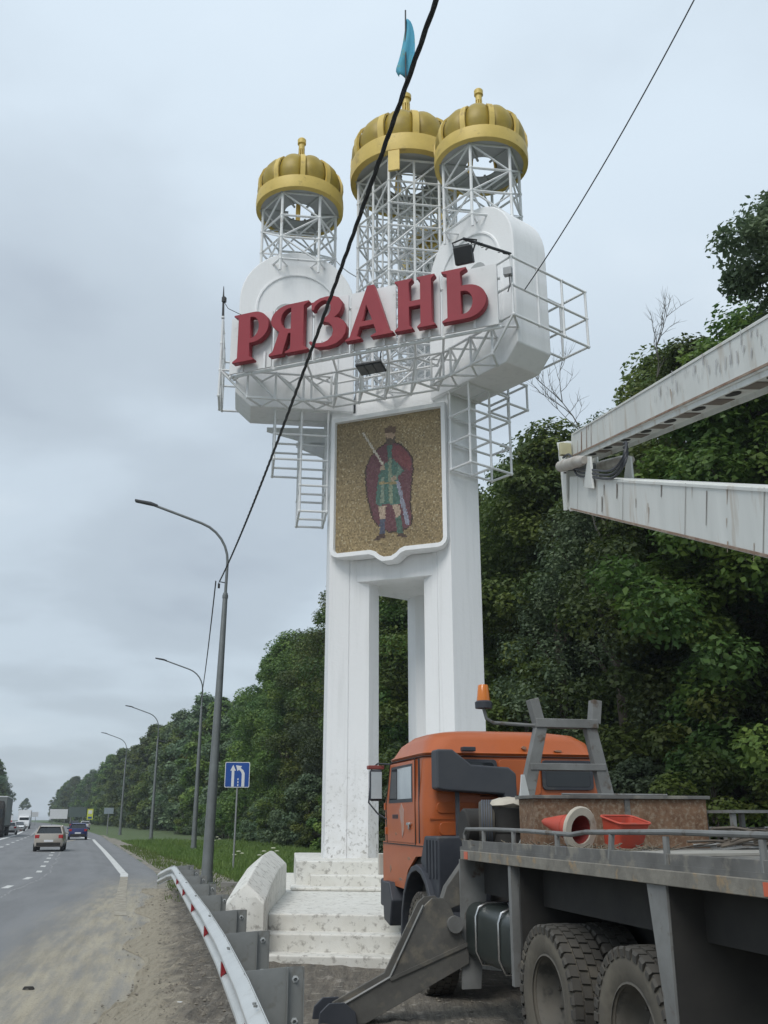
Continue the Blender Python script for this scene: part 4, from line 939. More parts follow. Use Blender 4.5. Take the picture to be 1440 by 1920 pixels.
# wheels
TR, TW = .52, .29
def tyre_parts():
    prof = [(.29, -.11), (.33, -.135), (.43, -.145), (.485, -.135), (.505, -.12), (.505, .12), (.485, .135), (.43, .145), (.33, .135), (.29, .11)]
    t_ = MB().lathe(prof, 48, axis='x', closed=True).mesh('wheel', m_side, 40)
    g = MB(); nl = 36
    for i in range(nl):
        a0 = 2*math.pi*i/nl
        for (xa, xb, sh, r0) in ((-.142, -.078, 0, .0), (-.066, -.004, .5, 0), (.008, .07, 0, 0), (.08, .142, .5, 0)):
            a = a0+sh*2*math.pi/nl; da = 2*math.pi/nl*.40; sk = .06
            q = []
            for rr_ in (.50, .522 if abs(xa+xb) < .15 else .517):
                for (xx, aa) in ((xa, a-da+sk*(xa*3)), (xb, a-da+sk*(xb*3)), (xb, a+da+sk*(xb*3)), (xa, a+da+sk*(xa*3))): q.append((xx, rr_*math.cos(aa), rr_*math.sin(aa)))
            g.add(q, [(4, 5, 6, 7), (0, 1, 5, 4), (1, 2, 6, 5), (2, 3, 7, 6), (3, 0, 4, 7)])
        for xo in (-1, 1):
            q = []
            for (rr_, xx) in ((.455, .140), (.50, .146), (.518, .142)):
                for aa in (a0-.055, a0+.055): q.append((xo*xx, rr_*math.cos(aa), rr_*math.sin(aa)))
            for (rr_, xx) in ((.455, .150), (.50, .156)):
                for aa in (a0-.05, a0+.05): q.append((xo*xx, rr_*math.cos(aa), rr_*math.sin(aa)))
            g.add(q, [(6, 7, 9, 8), (8, 9, 5, 4), (0, 6, 8, 4), (1, 5, 9, 7), (0, 1, 7, 6)])
    tr_ = g.mesh('tread', m_tyre, 0)
    rim = MB().lathe([(.30, -.13), (.315, -.125), (.29, -.10), (.275, -.03), (.24, .05), (.16, .09), (.15, .05), (.10, .02), (.001, .02)], 32, axis='x').mesh('rim', m_rim, 40)
    g = MB()
    for i in range(10): a = 2*math.pi*i/10; g.lathe([(.014, 0), (.014, -.03), (.001, -.035)], 6, (.07, .20*math.cos(a), .20*math.sin(a)), 'x')
    return t_, tr_, rim, g.mesh('nuts', m_rim, 0)
TP = tyre_parts()
def wheel(x, y, flip=1, rim=True, sp=0):
    o = bpy.data.objects.new('wheel', TP[0]); COL.objects.link(o); o.parent = truck; o.location = (x, y, .52); o.rotation_euler = (sp, 0, 0 if flip > 0 else math.pi)
    for me, nm in ((TP[1], 'tread'), (TP[2], 'rim')) if rim else ((TP[1], 'tread'),):
        q = bpy.data.objects.new(nm, me); COL.objects.link(q); q.parent = o
        if nm == 'tread': q['kind'] = 'stuff'
    if rim: q = bpy.data.objects.new('wheel_nuts', TP[3]); COL.objects.link(q); q.parent = o; q['kind'] = 'stuff'
for yy in (0, -1.34):
    for s_ in (-1, 1): wheel(s_*1.08, yy, -s_, True, yy+.2); wheel(s_*.755, yy, -s_, False, .4)
for s_ in (-1, 1): wheel(s_*1.07, 3.5, -s_, True, .1)
# fuel tank
tk = MB().prism(rrect(-1.2, -.62, .55, 1.05, .12), lambda a, b: (a, .78, b), lambda a, b: (a, 1.96, b)).build('fuel_tank', m_tank, truck, .02)
for yy in (1.02, 1.62):
    MB().tube([(-.62, yy, 1.062), (-1.1, yy, 1.062), (-1.18, yy, 1.03), (-1.212, yy, .95), (-1.212, yy, .66), (-1.16, yy, .55), (-.62, yy, .535)], .011, 6).build('tank_strap', m_chrome, tk)
MB().lathe([(.001, 0), (.06, 0), (.06, .04), (.001, .04)], 14, (-.95, 1.3, 1.05)).build('tank_cap', m_black, tk)
# deck
MB().b2((-1.24, -3.6, 1.50), (1.24, 1.95, 1.545)).build('deck_floor', m_deck, truck)
for s_ in (-1, 1):
    MB().b2((s_*1.255, -3.6, 1.43), (s_*1.20, 1.90, 1.515)).build('rub_rail', mat('worn_rail', (.24, .225, .19), (.15, .14, .12), 7, .75, c3=(.30, .22, .13), s3=9, t3=(.55, .68), bump=.004), truck, .006)
    for (a, b) in ((-3.6, -2.0), (-1.985, -.55), (-.535, 1.9)): MB().b2((s_*1.235, a, 1.53), (s_*1.205, b, 1.605)).build('side_board', m_deck, truck, .004)
    MB().tube([(s_*1.22, 1.85, 1.55), (s_*1.22, 1.86, 1.66), (s_*1.22, 1.80, 1.705), (s_*1.22, 1.0, 1.71), (s_*1.22, .2, 1.705), (s_*1.22, -.6, 1.69), (s_*1.22, -.85, 1.71), (s_*1.22, -2.0, 1.725), (s_*1.22, -3.55, 1.72)], .017, 8).build('hand_rail', m_greyst, truck)
    for (yy, dx) in ((1.3, 0), (.55, 0), (-.35, 0), (-1.25, .05), (-1.95, 0), (-2.9, 0)): MB().tube([(s_*1.22, yy+dx, 1.50), (s_*1.22, yy, 1.70)], .02, 7).build('rail_post', m_greyst, truck)
m_refl = mat('reflector_orange', (.60, .13, .06), (.5, .1, .05), 4, .4)
for yy in (1.72, -2.97): MB().b2((-1.262, yy-.045, 1.44), (-1.25, yy+.045, 1.505)).build('side_reflector', m_refl, truck)
# deck supports: front plate leg and rear mud panel
MB().py([(-1.24, 1.43), (-1.14, 1.43), (-1.19, .52), (-1.24, .52)], .60, .66).build('deck_leg', m_greyst, truck)
MB().py([(-1.24, 1.43), (-.95, 1.43), (-1.06, .30), (-1.24, .30)], 1.96, 1.99).build('deck_leg', m_greyst, truck)
MB().b2((-1.22, -1.93, .25), (1.22, -1.90, 1.43)).build('mud_panel', m_under, truck)
MB().prism([(-1.93, 1.43), (-1.70, 1.43), (-1.88, .25), (-1.93, .25)], lambda a, b: (-1.235, a, b), lambda a, b: (-1.215, a, b)).build('mud_flange', m_greyst, truck)
MB().b2((-1.2, .50, .60), (1.2, .53, 1.43)).build('wheel_bulkhead', m_under, truck)
# outrigger (left): hinged steel arm with plate gussets and round foot
m_out = mat('outrigger_steel', (.135, .13, .118), (.085, .082, .075), 4, .65, .1, c3=(.19, .17, .135), s3=5, t3=(.52, .68))
og = [(-2.42, .20), (-1.93, .43), (-1.60, 1.03), (-1.53, 1.09), (-1.42, 1.09), (-1.36, 1.03), (-1.18, .62), (-1.18, .52), (-2.16, .06), (-2.40, .06)]
for yy in (1.93, 2.19): MB().py(og, yy, yy+.025).build('outrigger_plate', m_out, truck, .004)
MB().py([(-2.40, .175), (-1.22, .60), (-1.20, .53), (-2.2, .085), (-2.38, .08)], 1.955, 2.19).build('outrigger_beam', m_out, truck, .006)
MB().py([(-1.95, .425), (-1.20, .70), (-1.19, .67), (-1.93, .40)], 1.915, 1.93).build('outrigger_rib', m_out, truck)
for (p, q) in (((-1.94, .43), (-1.62, 1.03)), ((-2.42, .20), (-1.94, .43))):
    MB().tube([(p[0], 1.925, p[1]), (q[0], 1.925, q[1])], .012, 5).build('outrigger_edge', m_greyst, truck)
MB().py([(-1.10, 1.42), (-1.17, 1.42), (-1.36, 1.18), (-1.42, 1.02), (-1.34, .98), (-1.12, 1.05), (-1.02, 1.3)], 2.02, 2.14).build('outrigger_hanger', m_out, truck, .008)
MB().lathe([(.001, 0), (.075, 0), (.075, .12), (.001, .12)], 18, (-1.32, 1.88, .86), 'y').build('outrigger_pin', m_greyst, truck, 0)
MB().tube([(-1.28, 2.06, .84), (-1.0, 2.06, .68)], .045, 10).build('outrigger_cylinder', m_black, truck)
for yy in (1.90, 2.21): MB().py([(-2.60, .03), (-2.58, .17), (-2.5, .24), (-2.36, .24), (-2.26, .16), (-2.24, .03)], yy, yy+.03).build('foot_plate', m_black, truck, .006)
MB().b2((-2.62, 1.86, .02), (-2.22, 2.28, .055)).build('foot_pad', m_black, truck, .01)
# boom rest behind the cab
br = MB()
def rest_leg(p, q, w0=.075): return MB().loft([[(p[0]-w0, 1.90, p[1]), (p[0]+w0, 1.90, p[1]), (p[0]+w0, 2.0, p[1]), (p[0]-w0, 2.0, p[1])], [(q[0]-w0*.8, 1.90, q[1]), (q[0]+w0*.8, 1.90, q[1]), (q[0]+w0*.8, 2.0, q[1]), (q[0]-w0*.8, 2.0, q[1])]]).build('boom_rest_leg', m_greyst, truck, .008)
rest_leg((-.66, 1.55), (-.34, 2.74)); rest_leg((.42, 1.55), (.18, 2.74))
MB().b2((-.42, 1.88, 2.68), (.26, 2.02, 2.77)).build('boom_rest_beam', m_greyst, truck, .008); MB().b2((-.50, 1.89, 2.26), (.32, 2.01, 2.33)).build('boom_rest_beam', m_greyst, truck, .008)
for (x, lean) in ((-.38, -.05), (.24, .04)): MB().box((x+lean*.4, 1.95, 2.85), (.10, .12, .24), Matrix.Rotation(R_(-14 if x < 0 else 8), 3, 'Y')).build('boom_rest_horn', m_greyst, truck, .006)
# beacon on its arm
MB().tube([(-.40, 1.95, 2.70), (-.86, 1.95, 2.72), (-.93, 1.95, 2.76), (-.955, 1.95, 2.86)], .018, 8).build('beacon_arm', m_greyst, truck)
bc = MB().lathe([(.001, 0), (.085, 0), (.088, .06), (.07, .075), (.001, .075)], 18, (-.955, 1.95, 2.86)).build('beacon_base', m_black, truck)
MB().lathe([(.07, .07), (.066, .10), (.052, .225), (.045, .235), (.001, .235)], 18, (-.955, 1.95, 2.86)).build('beacon_lens', mat('amber_lens', (.62, .19, .03), (.55, .16, .02), 5, .18), bc)
# boom: lower and upper box sections folded at the knuckle (world points to local)
def boom(name, A, B, hA, hB, wA, wB, m, bev=.012, taper=0):
    A, B = tl(A), tl(B); d = (B-A).normalized(); sd = d.cross(Vector((0, 0, 1))).normalized(); up = sd.cross(d).normalized()
    rg = lambda P, h, w_: [P-sd*w_/2-up*h/2, P+sd*w_/2-up*h/2, P+sd*w_/2+up*h/2, P-sd*w_/2+up*h/2]
    return MB().loft([rg(A, hA, wA), rg(B, hB, wB)]).build(name, m, truck, bev), A, B, d, sd, up
LA, LB = (2.98, 4.6, 3.08), (2.98, 13.58, 6.447)
lo, A, B, d, sd, up = boom('lower_boom', LA, LB, .52, .50, .42, .40, m_boom)
Ln = (B-A).length
for t_ in (.23, .42, .66, .80, .93): # weld seams, with rust runs
    P = A+d*Ln*t_; MB().loft([[P-sd*.2155-up*.252, P-sd*.2115-up*.252, P-sd*.2115+up*.252, P-sd*.2155+up*.252], [p+d*.008 for p in [P-sd*.2155-up*.252, P-sd*.2115-up*.252, P-sd*.2115+up*.252, P-sd*.2155+up*.252]]]).build('weld_seam', mat('seam_grey', (.40, .385, .36)), lo)
for (t_, h0, h1, wd) in ((.50, .10, .22, .02), (.69, .02, .20, .03), (.77, -.18, .02, .03), (.76, .04, .17, .02), (.60, -.05, .05, .015), (.36, -.1, .2, .012)):
    P = A+d*Ln*t_-sd*.2125; MB().add([P+up*h0, P+d*wd+up*h0, P+d*wd*1.2+up*h1, P-d*wd*.3+up*h1], [(0, 1, 2, 3)]).build('chipped_streak', m_boomdk, lo)
ub, A2, B2, d2, sd2, up2 = boom('upper_boom', (3.22, 3.2, 4.38), (3.03, 13.63, 7.225), .44, .38, .40, .34, m_boom)
L2 = (B2-A2).length
# upper boom underside: flanges, dark plates for the shade inside pockets and oval holes
for i in range(9):
    P = A2+d2*L2*(.22+.083*i)-up2*(.213-.003*i)
    b1 = MB().loft([[P-sd2*.13-up2*.004, P+sd2*.13-up2*.004, P+sd2*.13+d2*.34-up2*.004, P-sd2*.13+d2*.34-up2*.004], [P-sd2*.13-up2*.010, P+sd2*.13-up2*.010, P+sd2*.13+d2*.34-up2*.010, P-sd2*.13+d2*.34-up2*.010]]).build('pocket_shade', m_boomdk, ub)
    Q = P+d2*.60
    pts = [(math.cos(R_(a))*.13, math.sin(R_(a))*.055) for a in range(0, 360, 24)]
    MB().prism(pts, lambda a, b: Q+d2*a+sd2*b-up2*.004, lambda a, b: Q+d2*a+sd2*b-up2*.011).build('hole_shade', m_under, ub)
    for s_ in (-1, 1): MB().loft([[P+sd2*s_*.165+u_ for u_ in (Vector(), sd2*.02, sd2*.02-up2*.05, -up2*.05)], [P+sd2*s_*.165+d2*.9+u_ for u_ in (Vector(), sd2*.02, sd2*.02-up2*.05, -up2*.05)]]).build('underside_flange', m_boom, ub)
for (t_, wd, h) in ((.93, .05, .30), (.90, .03, .34), (.875, .02, .32), (.955, .02, .2)):
    P = A2+d2*L2*t_-sd2*.179; MB().add([P-up2*.17, P+d2*wd-up2*.17, P+d2*wd*.8+up2*(h-.17), P+d2*wd*.2+up2*(h-.17)], [(0, 1, 2, 3)]).build('rust_streak', mat('rust_run', (.30, .16, .10), (.22, .11, .07), 5, .9), ub)
# worn stencilled lettering on the upper boom side
g = MB(); ra = random.Random(2)
for i in range(34):
    P = A2+d2*L2*(.33+.008*i+ra.uniform(-.004, .004))-sd2*.1985-up2*ra.uniform(-.10, .08); wv = ra.uniform(.008, .03); hv = ra.uniform(.03, .14)
    sk_ = ra.uniform(-.03, .03); g.add([P, P+d2*wv, P+d2*(wv+sk_)+up2*hv, P+d2*sk_+up2*hv], [(0, 1, 2, 3)])
tag(g.build('worn_lettering', mat('grey_stencil', (.40, .40, .41), (.54, .54, .53), 9, .8), ub), 'almost worn off grey stencil lettering', kind='stuff')
# edge flanges with rust, bolts and lifting lugs along both booms
m_redge = mat('rusty_edge', (.34, .27, .21), (.22, .13, .09), 6, .9)
for (P0, dv, ln, sv_, uv, hw_, hh, par) in ((A, d, Ln, sd, up, .21, .262, lo), (A2, d2, L2, sd2, up2, .195, .215, ub)):
    for q in (-1, 1):
        c0 = P0-sv_*(hw_+.006)*1+uv*q*(hh-.012); c1 = P0+dv*ln*.985-sv_*((.20 if par is lo else .17)+.006)+uv*q*((.25 if par is lo else .19)-.012)
        MB().loft([[c0, c0-sv_*.006, c0-sv_*.006+uv*.022*-q, c0+uv*.022*-q], [c1, c1-sv_*.006, c1-sv_*.006+uv*.022*-q, c1+uv*.022*-q]]).build('edge_flange', m_boom if q > 0 else m_redge, par)
rb_ = random.Random(6)
for i in range(13):
    t_ = rb_.uniform(.15, .97); P = A+d*Ln*t_-sd*(.2145-.008*t_); q = rb_.choice((-1, 1)); h0 = .24 if q > 0 else rb_.uniform(-.2, .1); l_ = rb_.uniform(.04, .2); w_ = rb_.uniform(.006, .03)
    MB().add([P+up*h0, P+d*w_+up*h0, P+d*w_*.7+up*(h0-l_), P+d*w_*.3+up*(h0-l_*.9)], [(0, 1, 2, 3)]).build('rust_streak', mat('rust_run_pale', (.48, .40, .33), (.36, .27, .20), 7, .9), lo)
    P = A2+d2*L2*t_-sd2*(.2025-.028*t_); h0 = .18 if q > 0 else rb_.uniform(-.1, .1); l_ *= .8
    MB().add([P+up2*h0, P+d2*w_+up2*h0, P+d2*w_*.7+up2*(h0-l_), P+d2*w_*.3+up2*(h0-l_*.9)], [(0, 1, 2, 3)]).build('rust_streak', MATS['rust_run_pale'], ub)
# knuckle plates, pins, cylinders, hoses
K = tl((3.02, 13.78, 6.84))
for s_ in (-1, 1):
    MB().prism([(-.30, -.62), (-.05, -.60), (.10, .0), (.18, .45), (.02, .52), (-.42, .50), (-.46, .28), (-.36, .0)], lambda a, b: K-d*a+sd*s_*.22+Vector((0, 0, b)), lambda a, b: K-d*a+sd*s_*.25+Vector((0, 0, b))).build('knuckle_plate', m_boom, truck, .008)
    c0 = tl((3.0, 13.65, 6.90))+sd*s_*.31; c1 = tl((3.0, 12.0, 6.38))+sd*s_*.31
    MB().tube([c0, c0.lerp(c1, .75), c1], [.085, .085, .05], 14).build('fold_cylinder', mat('cylinder_grey', (.50, .48, .44), (.34, .30, .26), 5, .5), truck)
    MB().prism([(0, 0), (.55, 0), (.35, .42), (.18, .42)], lambda a, b: c1+d*(a-.35)*1+sd*s_*-.06+up*(b-.38), lambda a, b: c1+d*(a-.35)+sd*s_*-.03+up*(b-.38)).build('cylinder_lug', m_boom, truck, .006)
MB().prism([(-.34, .50), (-.16, .53), (.22, .48), (.22, .1), (.16, -.55), (-.20, -.62), (-.26, -.50), (-.22, -.1), (-.30, .22)], lambda a, b: K+sd*a+d*.02+Vector((0, 0, b)), lambda a, b: K+sd*a+d*.06+Vector((0, 0, b))).build('knuckle_end_plate', m_boom, truck, .008)
MB().tube([K-sd*.35+Vector((0, 0, .1)), K+sd*.35+Vector((0, 0, .1))], .06, 14).build('knuckle_pin', m_greyst, truck)
for i in range(6):
    a = R_(60*i); c0 = K-sd*.255+d*-.12+Vector((0, 0, .1))+(d*math.cos(a)+up*math.sin(a))*.10; MB().tube([c0, c0-sd*.02], .014, 6).build('knuckle_bolt', m_greyst, truck)
MB().b2((-.09, -.04, -.1), (.09, .04, .1)).build('knuckle_box', mat('old_yellow', (.50, .47, .30), None, 4, .6), truck, .01).location = K-sd*.27-d*.25+Vector((0, 0, .38))
for i, (dz, dx) in enumerate(((0, 0), (-.05, .04), (-.10, .02))):
    pts = [(3.0-.28+dx, 13.6, 7.02+dz), (2.72+dx, 13.1, 6.88+dz), (2.70+dx, 12.7, 6.52+dz), (2.74, 12.0, 6.24+dz), (2.75, 10.9, 5.82+dz), (2.78, 10.4, 5.80+dz), (2.86, 10.5, 6.02+dz), (2.95, 11.0, 6.20+dz)]
    sm = []
    for j in range(len(pts)-1):
        for q in range(5):
            p0, p1, p2, p3 = (Vector(pts[max(0, min(len(pts)-1, j+k))]) for k in (-1, 0, 1, 2)); t_ = q/5
            sm.append(tl(.5*((2*p1)+(p2-p0)*t_+(2*p0-5*p1+4*p2-p3)*t_*t_+(3*p1-p0-3*p2+p3)*t_**3)))
    MB().tube(sm, .016, 6).build('hydraulic_hose', m_black, truck)
# turret carrying the boom (out of the picture, right of the frame)
tb = tl((2.98, 4.9, 0))
MB().lathe([(.5, 1.55), (.5, 1.75), (.38, 1.8), (.30, 2.4), (.28, 3.0)], 24, (tb.x, tb.y, 0)).build('turret', m_boom, truck)
for s_ in (-1, 1): MB().px([(tb.y-.3, 2.9), (tb.y+.3, 2.9), (tb.y+.15, 3.75), (tb.y-.15, 3.75)], tb.x+s_*.26, tb.x+s_*.23).build('turret_cheek', m_boom, truck)

# ------------------------------------------------------------------ cargo on the deck: separate things
def cargo(name, loc, rz, label, cat, group=None):
    w_ = (Matrix.Translation(TO) @ Matrix.Rotation(TRZ, 4, 'Z')) @ Vector(loc); return empty(name, w_, TRZ+rz, label, cat, group)
ZD = 1.548
e = cargo('rusty_bin', (-.05, 1.25, ZD), 0, 'rust-brown steel bin across the truck deck behind the cab', 'bin')
for (a, b) in (((-.84, -.37, 0), (.84, -.34, .42)), ((-.84, -.03, 0), (.84, .0, .42)), ((-.84, -.34, 0), (-.81, -.03, .42)), ((.81, -.34, 0), (.84, -.03, .42))): MB().b2(a, b).build('bin_wall', m_rust, e, .004)
MB().b2((-.8, -.33, .01), (.8, -.04, .03)).build('bin_floor', m_rust, e)
for (a, b) in (((-.87, -.40, .42), (.87, -.33, .45)), ((-.87, -.05, .42), (.87, .02, .45)), ((-.87, -.33, .42), (-.80, -.05, .45)), ((.80, -.33, .42), (.87, -.05, .45))): MB().b2(a, b).build('bin_rim', m_deck, e, .004)
MB().b2((.02, -.385, 0), (.07, -.37, .42)).build('bin_rib', m_deck, e); MB().tube([(-.5, -.2, .462), (.6, -.1, .462)], .012, 6).build('rod', m_greyst, e)
m_cone = mat('cone_orange', (.52, .075, .04), (.42, .06, .035), 3, .55, c3=(.36, .09, .06), s3=7, t3=(.55, .7)); m_conew = mat('cone_white', (.50, .46, .38), (.40, .36, .30), 4, .7, c3=(.26, .22, .17), s3=6)
def cone(loc, rz, tilt, label):
    e = cargo('traffic_cone', loc, rz, label, 'traffic cone'); e.rotation_mode = 'XYZ'; e.rotation_euler = (tilt, 0, e.rotation_euler.z)
    MB().lathe([(.115, 0), (.175, 0), (.185, .012), (.185, .026), (.115, .03)], 20, closed=True).build('base', m_conew, e, 0, 30); MB().lathe([(.001, .25), (.08, .2), (.116, .01)], 20).build('inner_shell', mat('cone_inside', (.22, .03, .025)), e)
    MB().lathe([(.125, .03), (.10, .16)], 20).build('lower_sleeve', m_cone, e); MB().lathe([(.102, .16), (.07, .29)], 20).build('band', m_cone, e); MB().lathe([(.07, .29), (.03, .44), (.001, .485)], 20).build('tip', m_cone, e)
cone((-.70, .35, ZD+.165), R_(200), R_(82), 'traffic cone lying with its pale round base toward the viewer'.replace('pale', 'white'))
e = cargo('orange_tub', (-.33, .36, ZD+.04), .25, 'orange-red plastic tub tipped back beside the traffic cone', 'tub'); e.rotation_euler.x = R_(14); e.scale = (.78, .78, .78)
MB().loft([[(a, b, .26) for a, b in rrect(-.205, .205, -.155, .155, .05)], [(a, b, .012) for a, b in rrect(-.165, .165, -.115, .115, .045)], [(a, b, 0) for a, b in rrect(-.175, .175, -.125, .125, .05)], [(a, b, .27) for a, b in rrect(-.215, .215, -.165, .165, .055)]], False).build('tub_body', m_cone, e); MB().add([(a, b, .012) for a, b in rrect(-.165, .165, -.115, .115, .045)], [tuple(range(20))]).build('tub_floor', m_cone, e); MB().tube([(a, b, .268) for a, b in rrect(-.222, .222, -.172, .172, .06)+rrect(-.222, .222, -.172, .172, .06)[:1]], .012, 6).build('tub_rim', m_cone, e)
e = cargo('black_drum', (-.87, 1.62, ZD), 0, 'black drum at the deck front with a pale rag on it', 'drum')
MB().lathe([(.001, 0), (.135, 0), (.15, .01), (.155, .12), (.165, .13), (.165, .15), (.155, .16), (.16, .33), (.17, .345), (.15, .35), (.001, .34)], 24).build('drum_body', m_under, e)
o = cargo('rag', (-.86, 1.60, ZD+.35), .2, 'crumpled white sack lying on the black drum', 'sack')
rr_ = random.Random(3); MB().loft([[(.17*math.cos(a)*(1+rr_.uniform(-.15, .15))*s_, .13*math.sin(a)*(1+rr_.uniform(-.15, .15))*s_, z_+rr_.uniform(-.012, .012)) for a in [2*math.pi*k/14 for k in range(14)]] for z_, s_ in ((.0, .9), (.03, 1.05), (.06, .95), (.085, .55), (.09, .1))]).build('sack_body', m_conew, o, 0, 60)
e = cargo('leaning_board', (-.70, 1.50, ZD), R_(8), 'narrow pale triangular board leaning behind the drum', 'board')
MB().py([(-.14, .0), (.12, .0), (.02, .66), (-.01, .66)], -.01, .01).build('panel', mat('pale_grey_paint', (.50, .52, .52), (.42, .43, .42), 4, .6), e).rotation_euler = (R_(-8), 0, 0)
e = cargo('spare_tyre', (-1.03, 1.74, ZD+.21), R_(-20), 'small spare tyre standing at the deck front corner', 'tyre')
MB().lathe([(.12, -.06), (.19, -.075), (.21, -.05), (.21, .05), (.19, .075), (.12, .06)], 28, axis='x', closed=True).build('tyre_body', m_tyre, e)
g = MB()
for i in range(5): g.lathe([(.2115, -.05+i*.022), (.2155, -.048+i*.022), (.2155, -.038+i*.022), (.2115, -.036+i*.022)], 28, axis='x')
tag(g.build('tread_rib', mat('tyre_blue_grey', (.07, .08, .10)), e), kind='stuff')
e = cargo('roller', (-1.06, 2.1, ZD+.18), 0, 'dark rubber roller lying behind the cab corner', 'roller'); MB().lathe([(.001, -.1), (.15, -.1), (.17, -.08), (.17, .08), (.15, .1), (.001, .1)], 22, axis='x').build('roller_body', m_under, e)
e = cargo('blue_tray', (-.98, .42, ZD), .1, 'flat pale blue plastic tray on the deck edge', 'tray'); MB().pz(rrect(-.14, .14, -.1, .1, .02), 0, .035).build('tray_body', mat('tray_blue', (.22, .25, .42)), e, .006)
# heap of sticks and steel offcuts
m_stick = mat('old_rods', (.15, .125, .10), (.09, .075, .06), 5, .9); e = cargo('scrap_heap', (.75, -.1, ZD), 0, 'heap of brown rods and branches on the rear deck', 'scrap'); r5 = random.Random(8)
for i in range(46):
    a = r5.gauss(.15, .45); l = r5.uniform(.25, .7); x, y, z_ = r5.uniform(-.45, .5), r5.uniform(-.35, .3), r5.uniform(.01, .17); t_ = r5.uniform(-.1, .22)
    MB().tube([(x-l*math.cos(a)*.6, y-l*math.sin(a)*.6, max(.01, z_-t_*l*.6)), (x, y, z_+.015), (x+l*math.cos(a)*.6, y+l*math.sin(a)*.6, z_+t_*l*.6)], r5.uniform(.007, .016), 5).build('rod', m_stick if i % 4 else m_greyst, e)
e = cargo('steel_rack', (1.0, .75, ZD), 0, 'low grey steel rack right of the rusty bin', 'rack')
for (x, y) in ((-.16, -.2), (.22, -.2), (-.16, .25), (.22, .25)): MB().b2((x-.02, y-.02, 0), (x+.02, y+.02, .30)).build('rack_leg', m_greyst, e)
MB().b2((-.2, -.24, .30), (.26, .29, .325)).build('rack_top', m_greyst, e)
e = cargo('plywood_sheet', (-.1, -.55, ZD), .06, 'pale grey board lying flat on the deck floor', 'board'); MB().b2((-.75, -.35, 0), (.7, .3, .018)).build('sheet', mat('weathered_ply', (.34, .33, .30), (.26, .25, .22), 4, .8), e)
g = MB(); r6 = random.Random(1)
for i in range(260):
    x, y = r6.uniform(-1.17, -.2), r6.uniform(-.2, 1.9); a = r6.uniform(0, 6.3); l = r6.uniform(.05, .16); g.tube([(x, y, ZD+.012), (x+l*math.cos(a), y+l*math.sin(a), ZD+r6.uniform(.01, .07))], .0035, 4)
o = g.build('deck_litter', mat('straw', (.20, .175, .13), (.12, .105, .08), 6, .9)); o.location = TO; o.rotation_euler = (0, 0, TRZ); tag(o, 'straw and thin twigs strewn on the truck deck', 'litter', kind='stuff')
# ------------------------------------------------------------------ street lamps
m_galv = mat('galvanised', (.20, .215, .215), (.15, .16, .16), 2, .5, .4)
def lamp_proto():
    e = empty('street_lamp')
    MB().lathe([(.165, 0), (.165, .02), (.155, 1.2), (.115, 5), (.075, 8.6), (.07, 8.62), (.001, 8.62)], 14).build('pole', m_galv, e)
    MB().lathe([(.26, 0), (.26, .03), (.19, .05), (.18, .25), (.001, .25)], 14).build('base_flange', m_galv, e)
    pts = [(0, 0, 8.5), (0, 0, 9.6)]+[(-(1-math.cos(R_(a)))*1.3, 0, 9.6+1.35*math.sin(R_(a))) for a in range(12, 73, 12)]
    x0, _, z0 = pts[-1]; pts += [(x0-.8, 0, z0+.27), (x0-1.55, 0, z0+.52)]
    MB().tube(pts, [.05, .045]+[.042]*(len(pts)-2), 10).build('arm', m_galv, e); x0, _, z0 = pts[-1]
    MB().loft([[(x0+.12, -.05, z0-.05), (x0+.12, .05, z0-.05), (x0+.12, .05, z0+.02), (x0+.12, -.05, z0+.02)], [(x0-.1, -.11, z0+.0), (x0-.1, .11, z0+.0), (x0-.1, .1, z0+.09), (x0-.1, -.1, z0+.09)], [(x0-.62, -.11, z0+.09), (x0-.62, .11, z0+.09), (x0-.62, .09, z0+.16), (x0-.62, -.09, z0+.16)]]).build('lamp_head', mat('lamp_dark', (.06, .065, .07)), e, .02)
    MB().lathe([(.092, 0), (.092, .1), (.085, .1), (.085, 0)], 12, (0, 0, 8.45), closed=True).build('collar', m_galv, e)
    return e
lp = lamp_proto()
LPOS = [(-5.15, 29.7, R_(8)), (-11.55, 61.5, R_(12)), (-20.4, 88.5, R_(16)), (-30.6, 117, R_(18))]
LLAB = ['nearest grey street lamp with dark head, cable attached to its mast', 'second grey street lamp, just left of the nearest mast', 'third curved street lamp along the grass verge', 'fourth, smaller street lamp along the verge', 'fifth, distant street lamp along the verge', 'sixth, farthest street lamp along the verge']
for i, (x, y, a) in enumerate(LPOS):
    o = lp if i == 0 else copy_tree(lp)
    o.location = (x, y, 0); o.rotation_euler = (0, R_(.8) if i == 0 else 0, a); tag(o, LLAB[i], 'street lamp', 'street lamps along the verge')
# ------------------------------------------------------------------ wires
m_cable = mat('black_cable', (.012, .012, .013), (.02, .02, .02), 20, .6)
def span(A, B, sag, n=26): A, B = Vector(A), Vector(B); return [A.lerp(B, i/n)-Vector((0, 0, 4*sag*(i/n)*(1-i/n))) for i in range(n+1)]
AT = Vector((-5.2, 29.5, 8.95)); NEAR = Vector((2.02, -1.3, 7.75))
pts = span(AT, NEAR, .55, 60); g = MB()
for ph in (0, 2.1, 4.2):
    q = []
    for j in range(len(pts)*6-5):
        k, f_ = divmod(j, 6); p = pts[k].lerp(pts[min(k+1, len(pts)-1)], f_/6); a = ph+j*.55; q.append(p+Vector((math.cos(a)*.012, 0, math.sin(a)*.012)))
    g.tube(q, .0125, 5)
tag(g.build('overhead_cable', m_cable), 'thick twisted black cable running from the nearest lamp over the viewer', 'cable')
g = MB().tube(span(AT+Vector((-.12, 0, 0)), (-11.6, 61.2, 8.9), .7), .022, 5).build('overhead_cable', m_cable); tag(g, 'black cable strung between the first and second street lamps', 'cable')
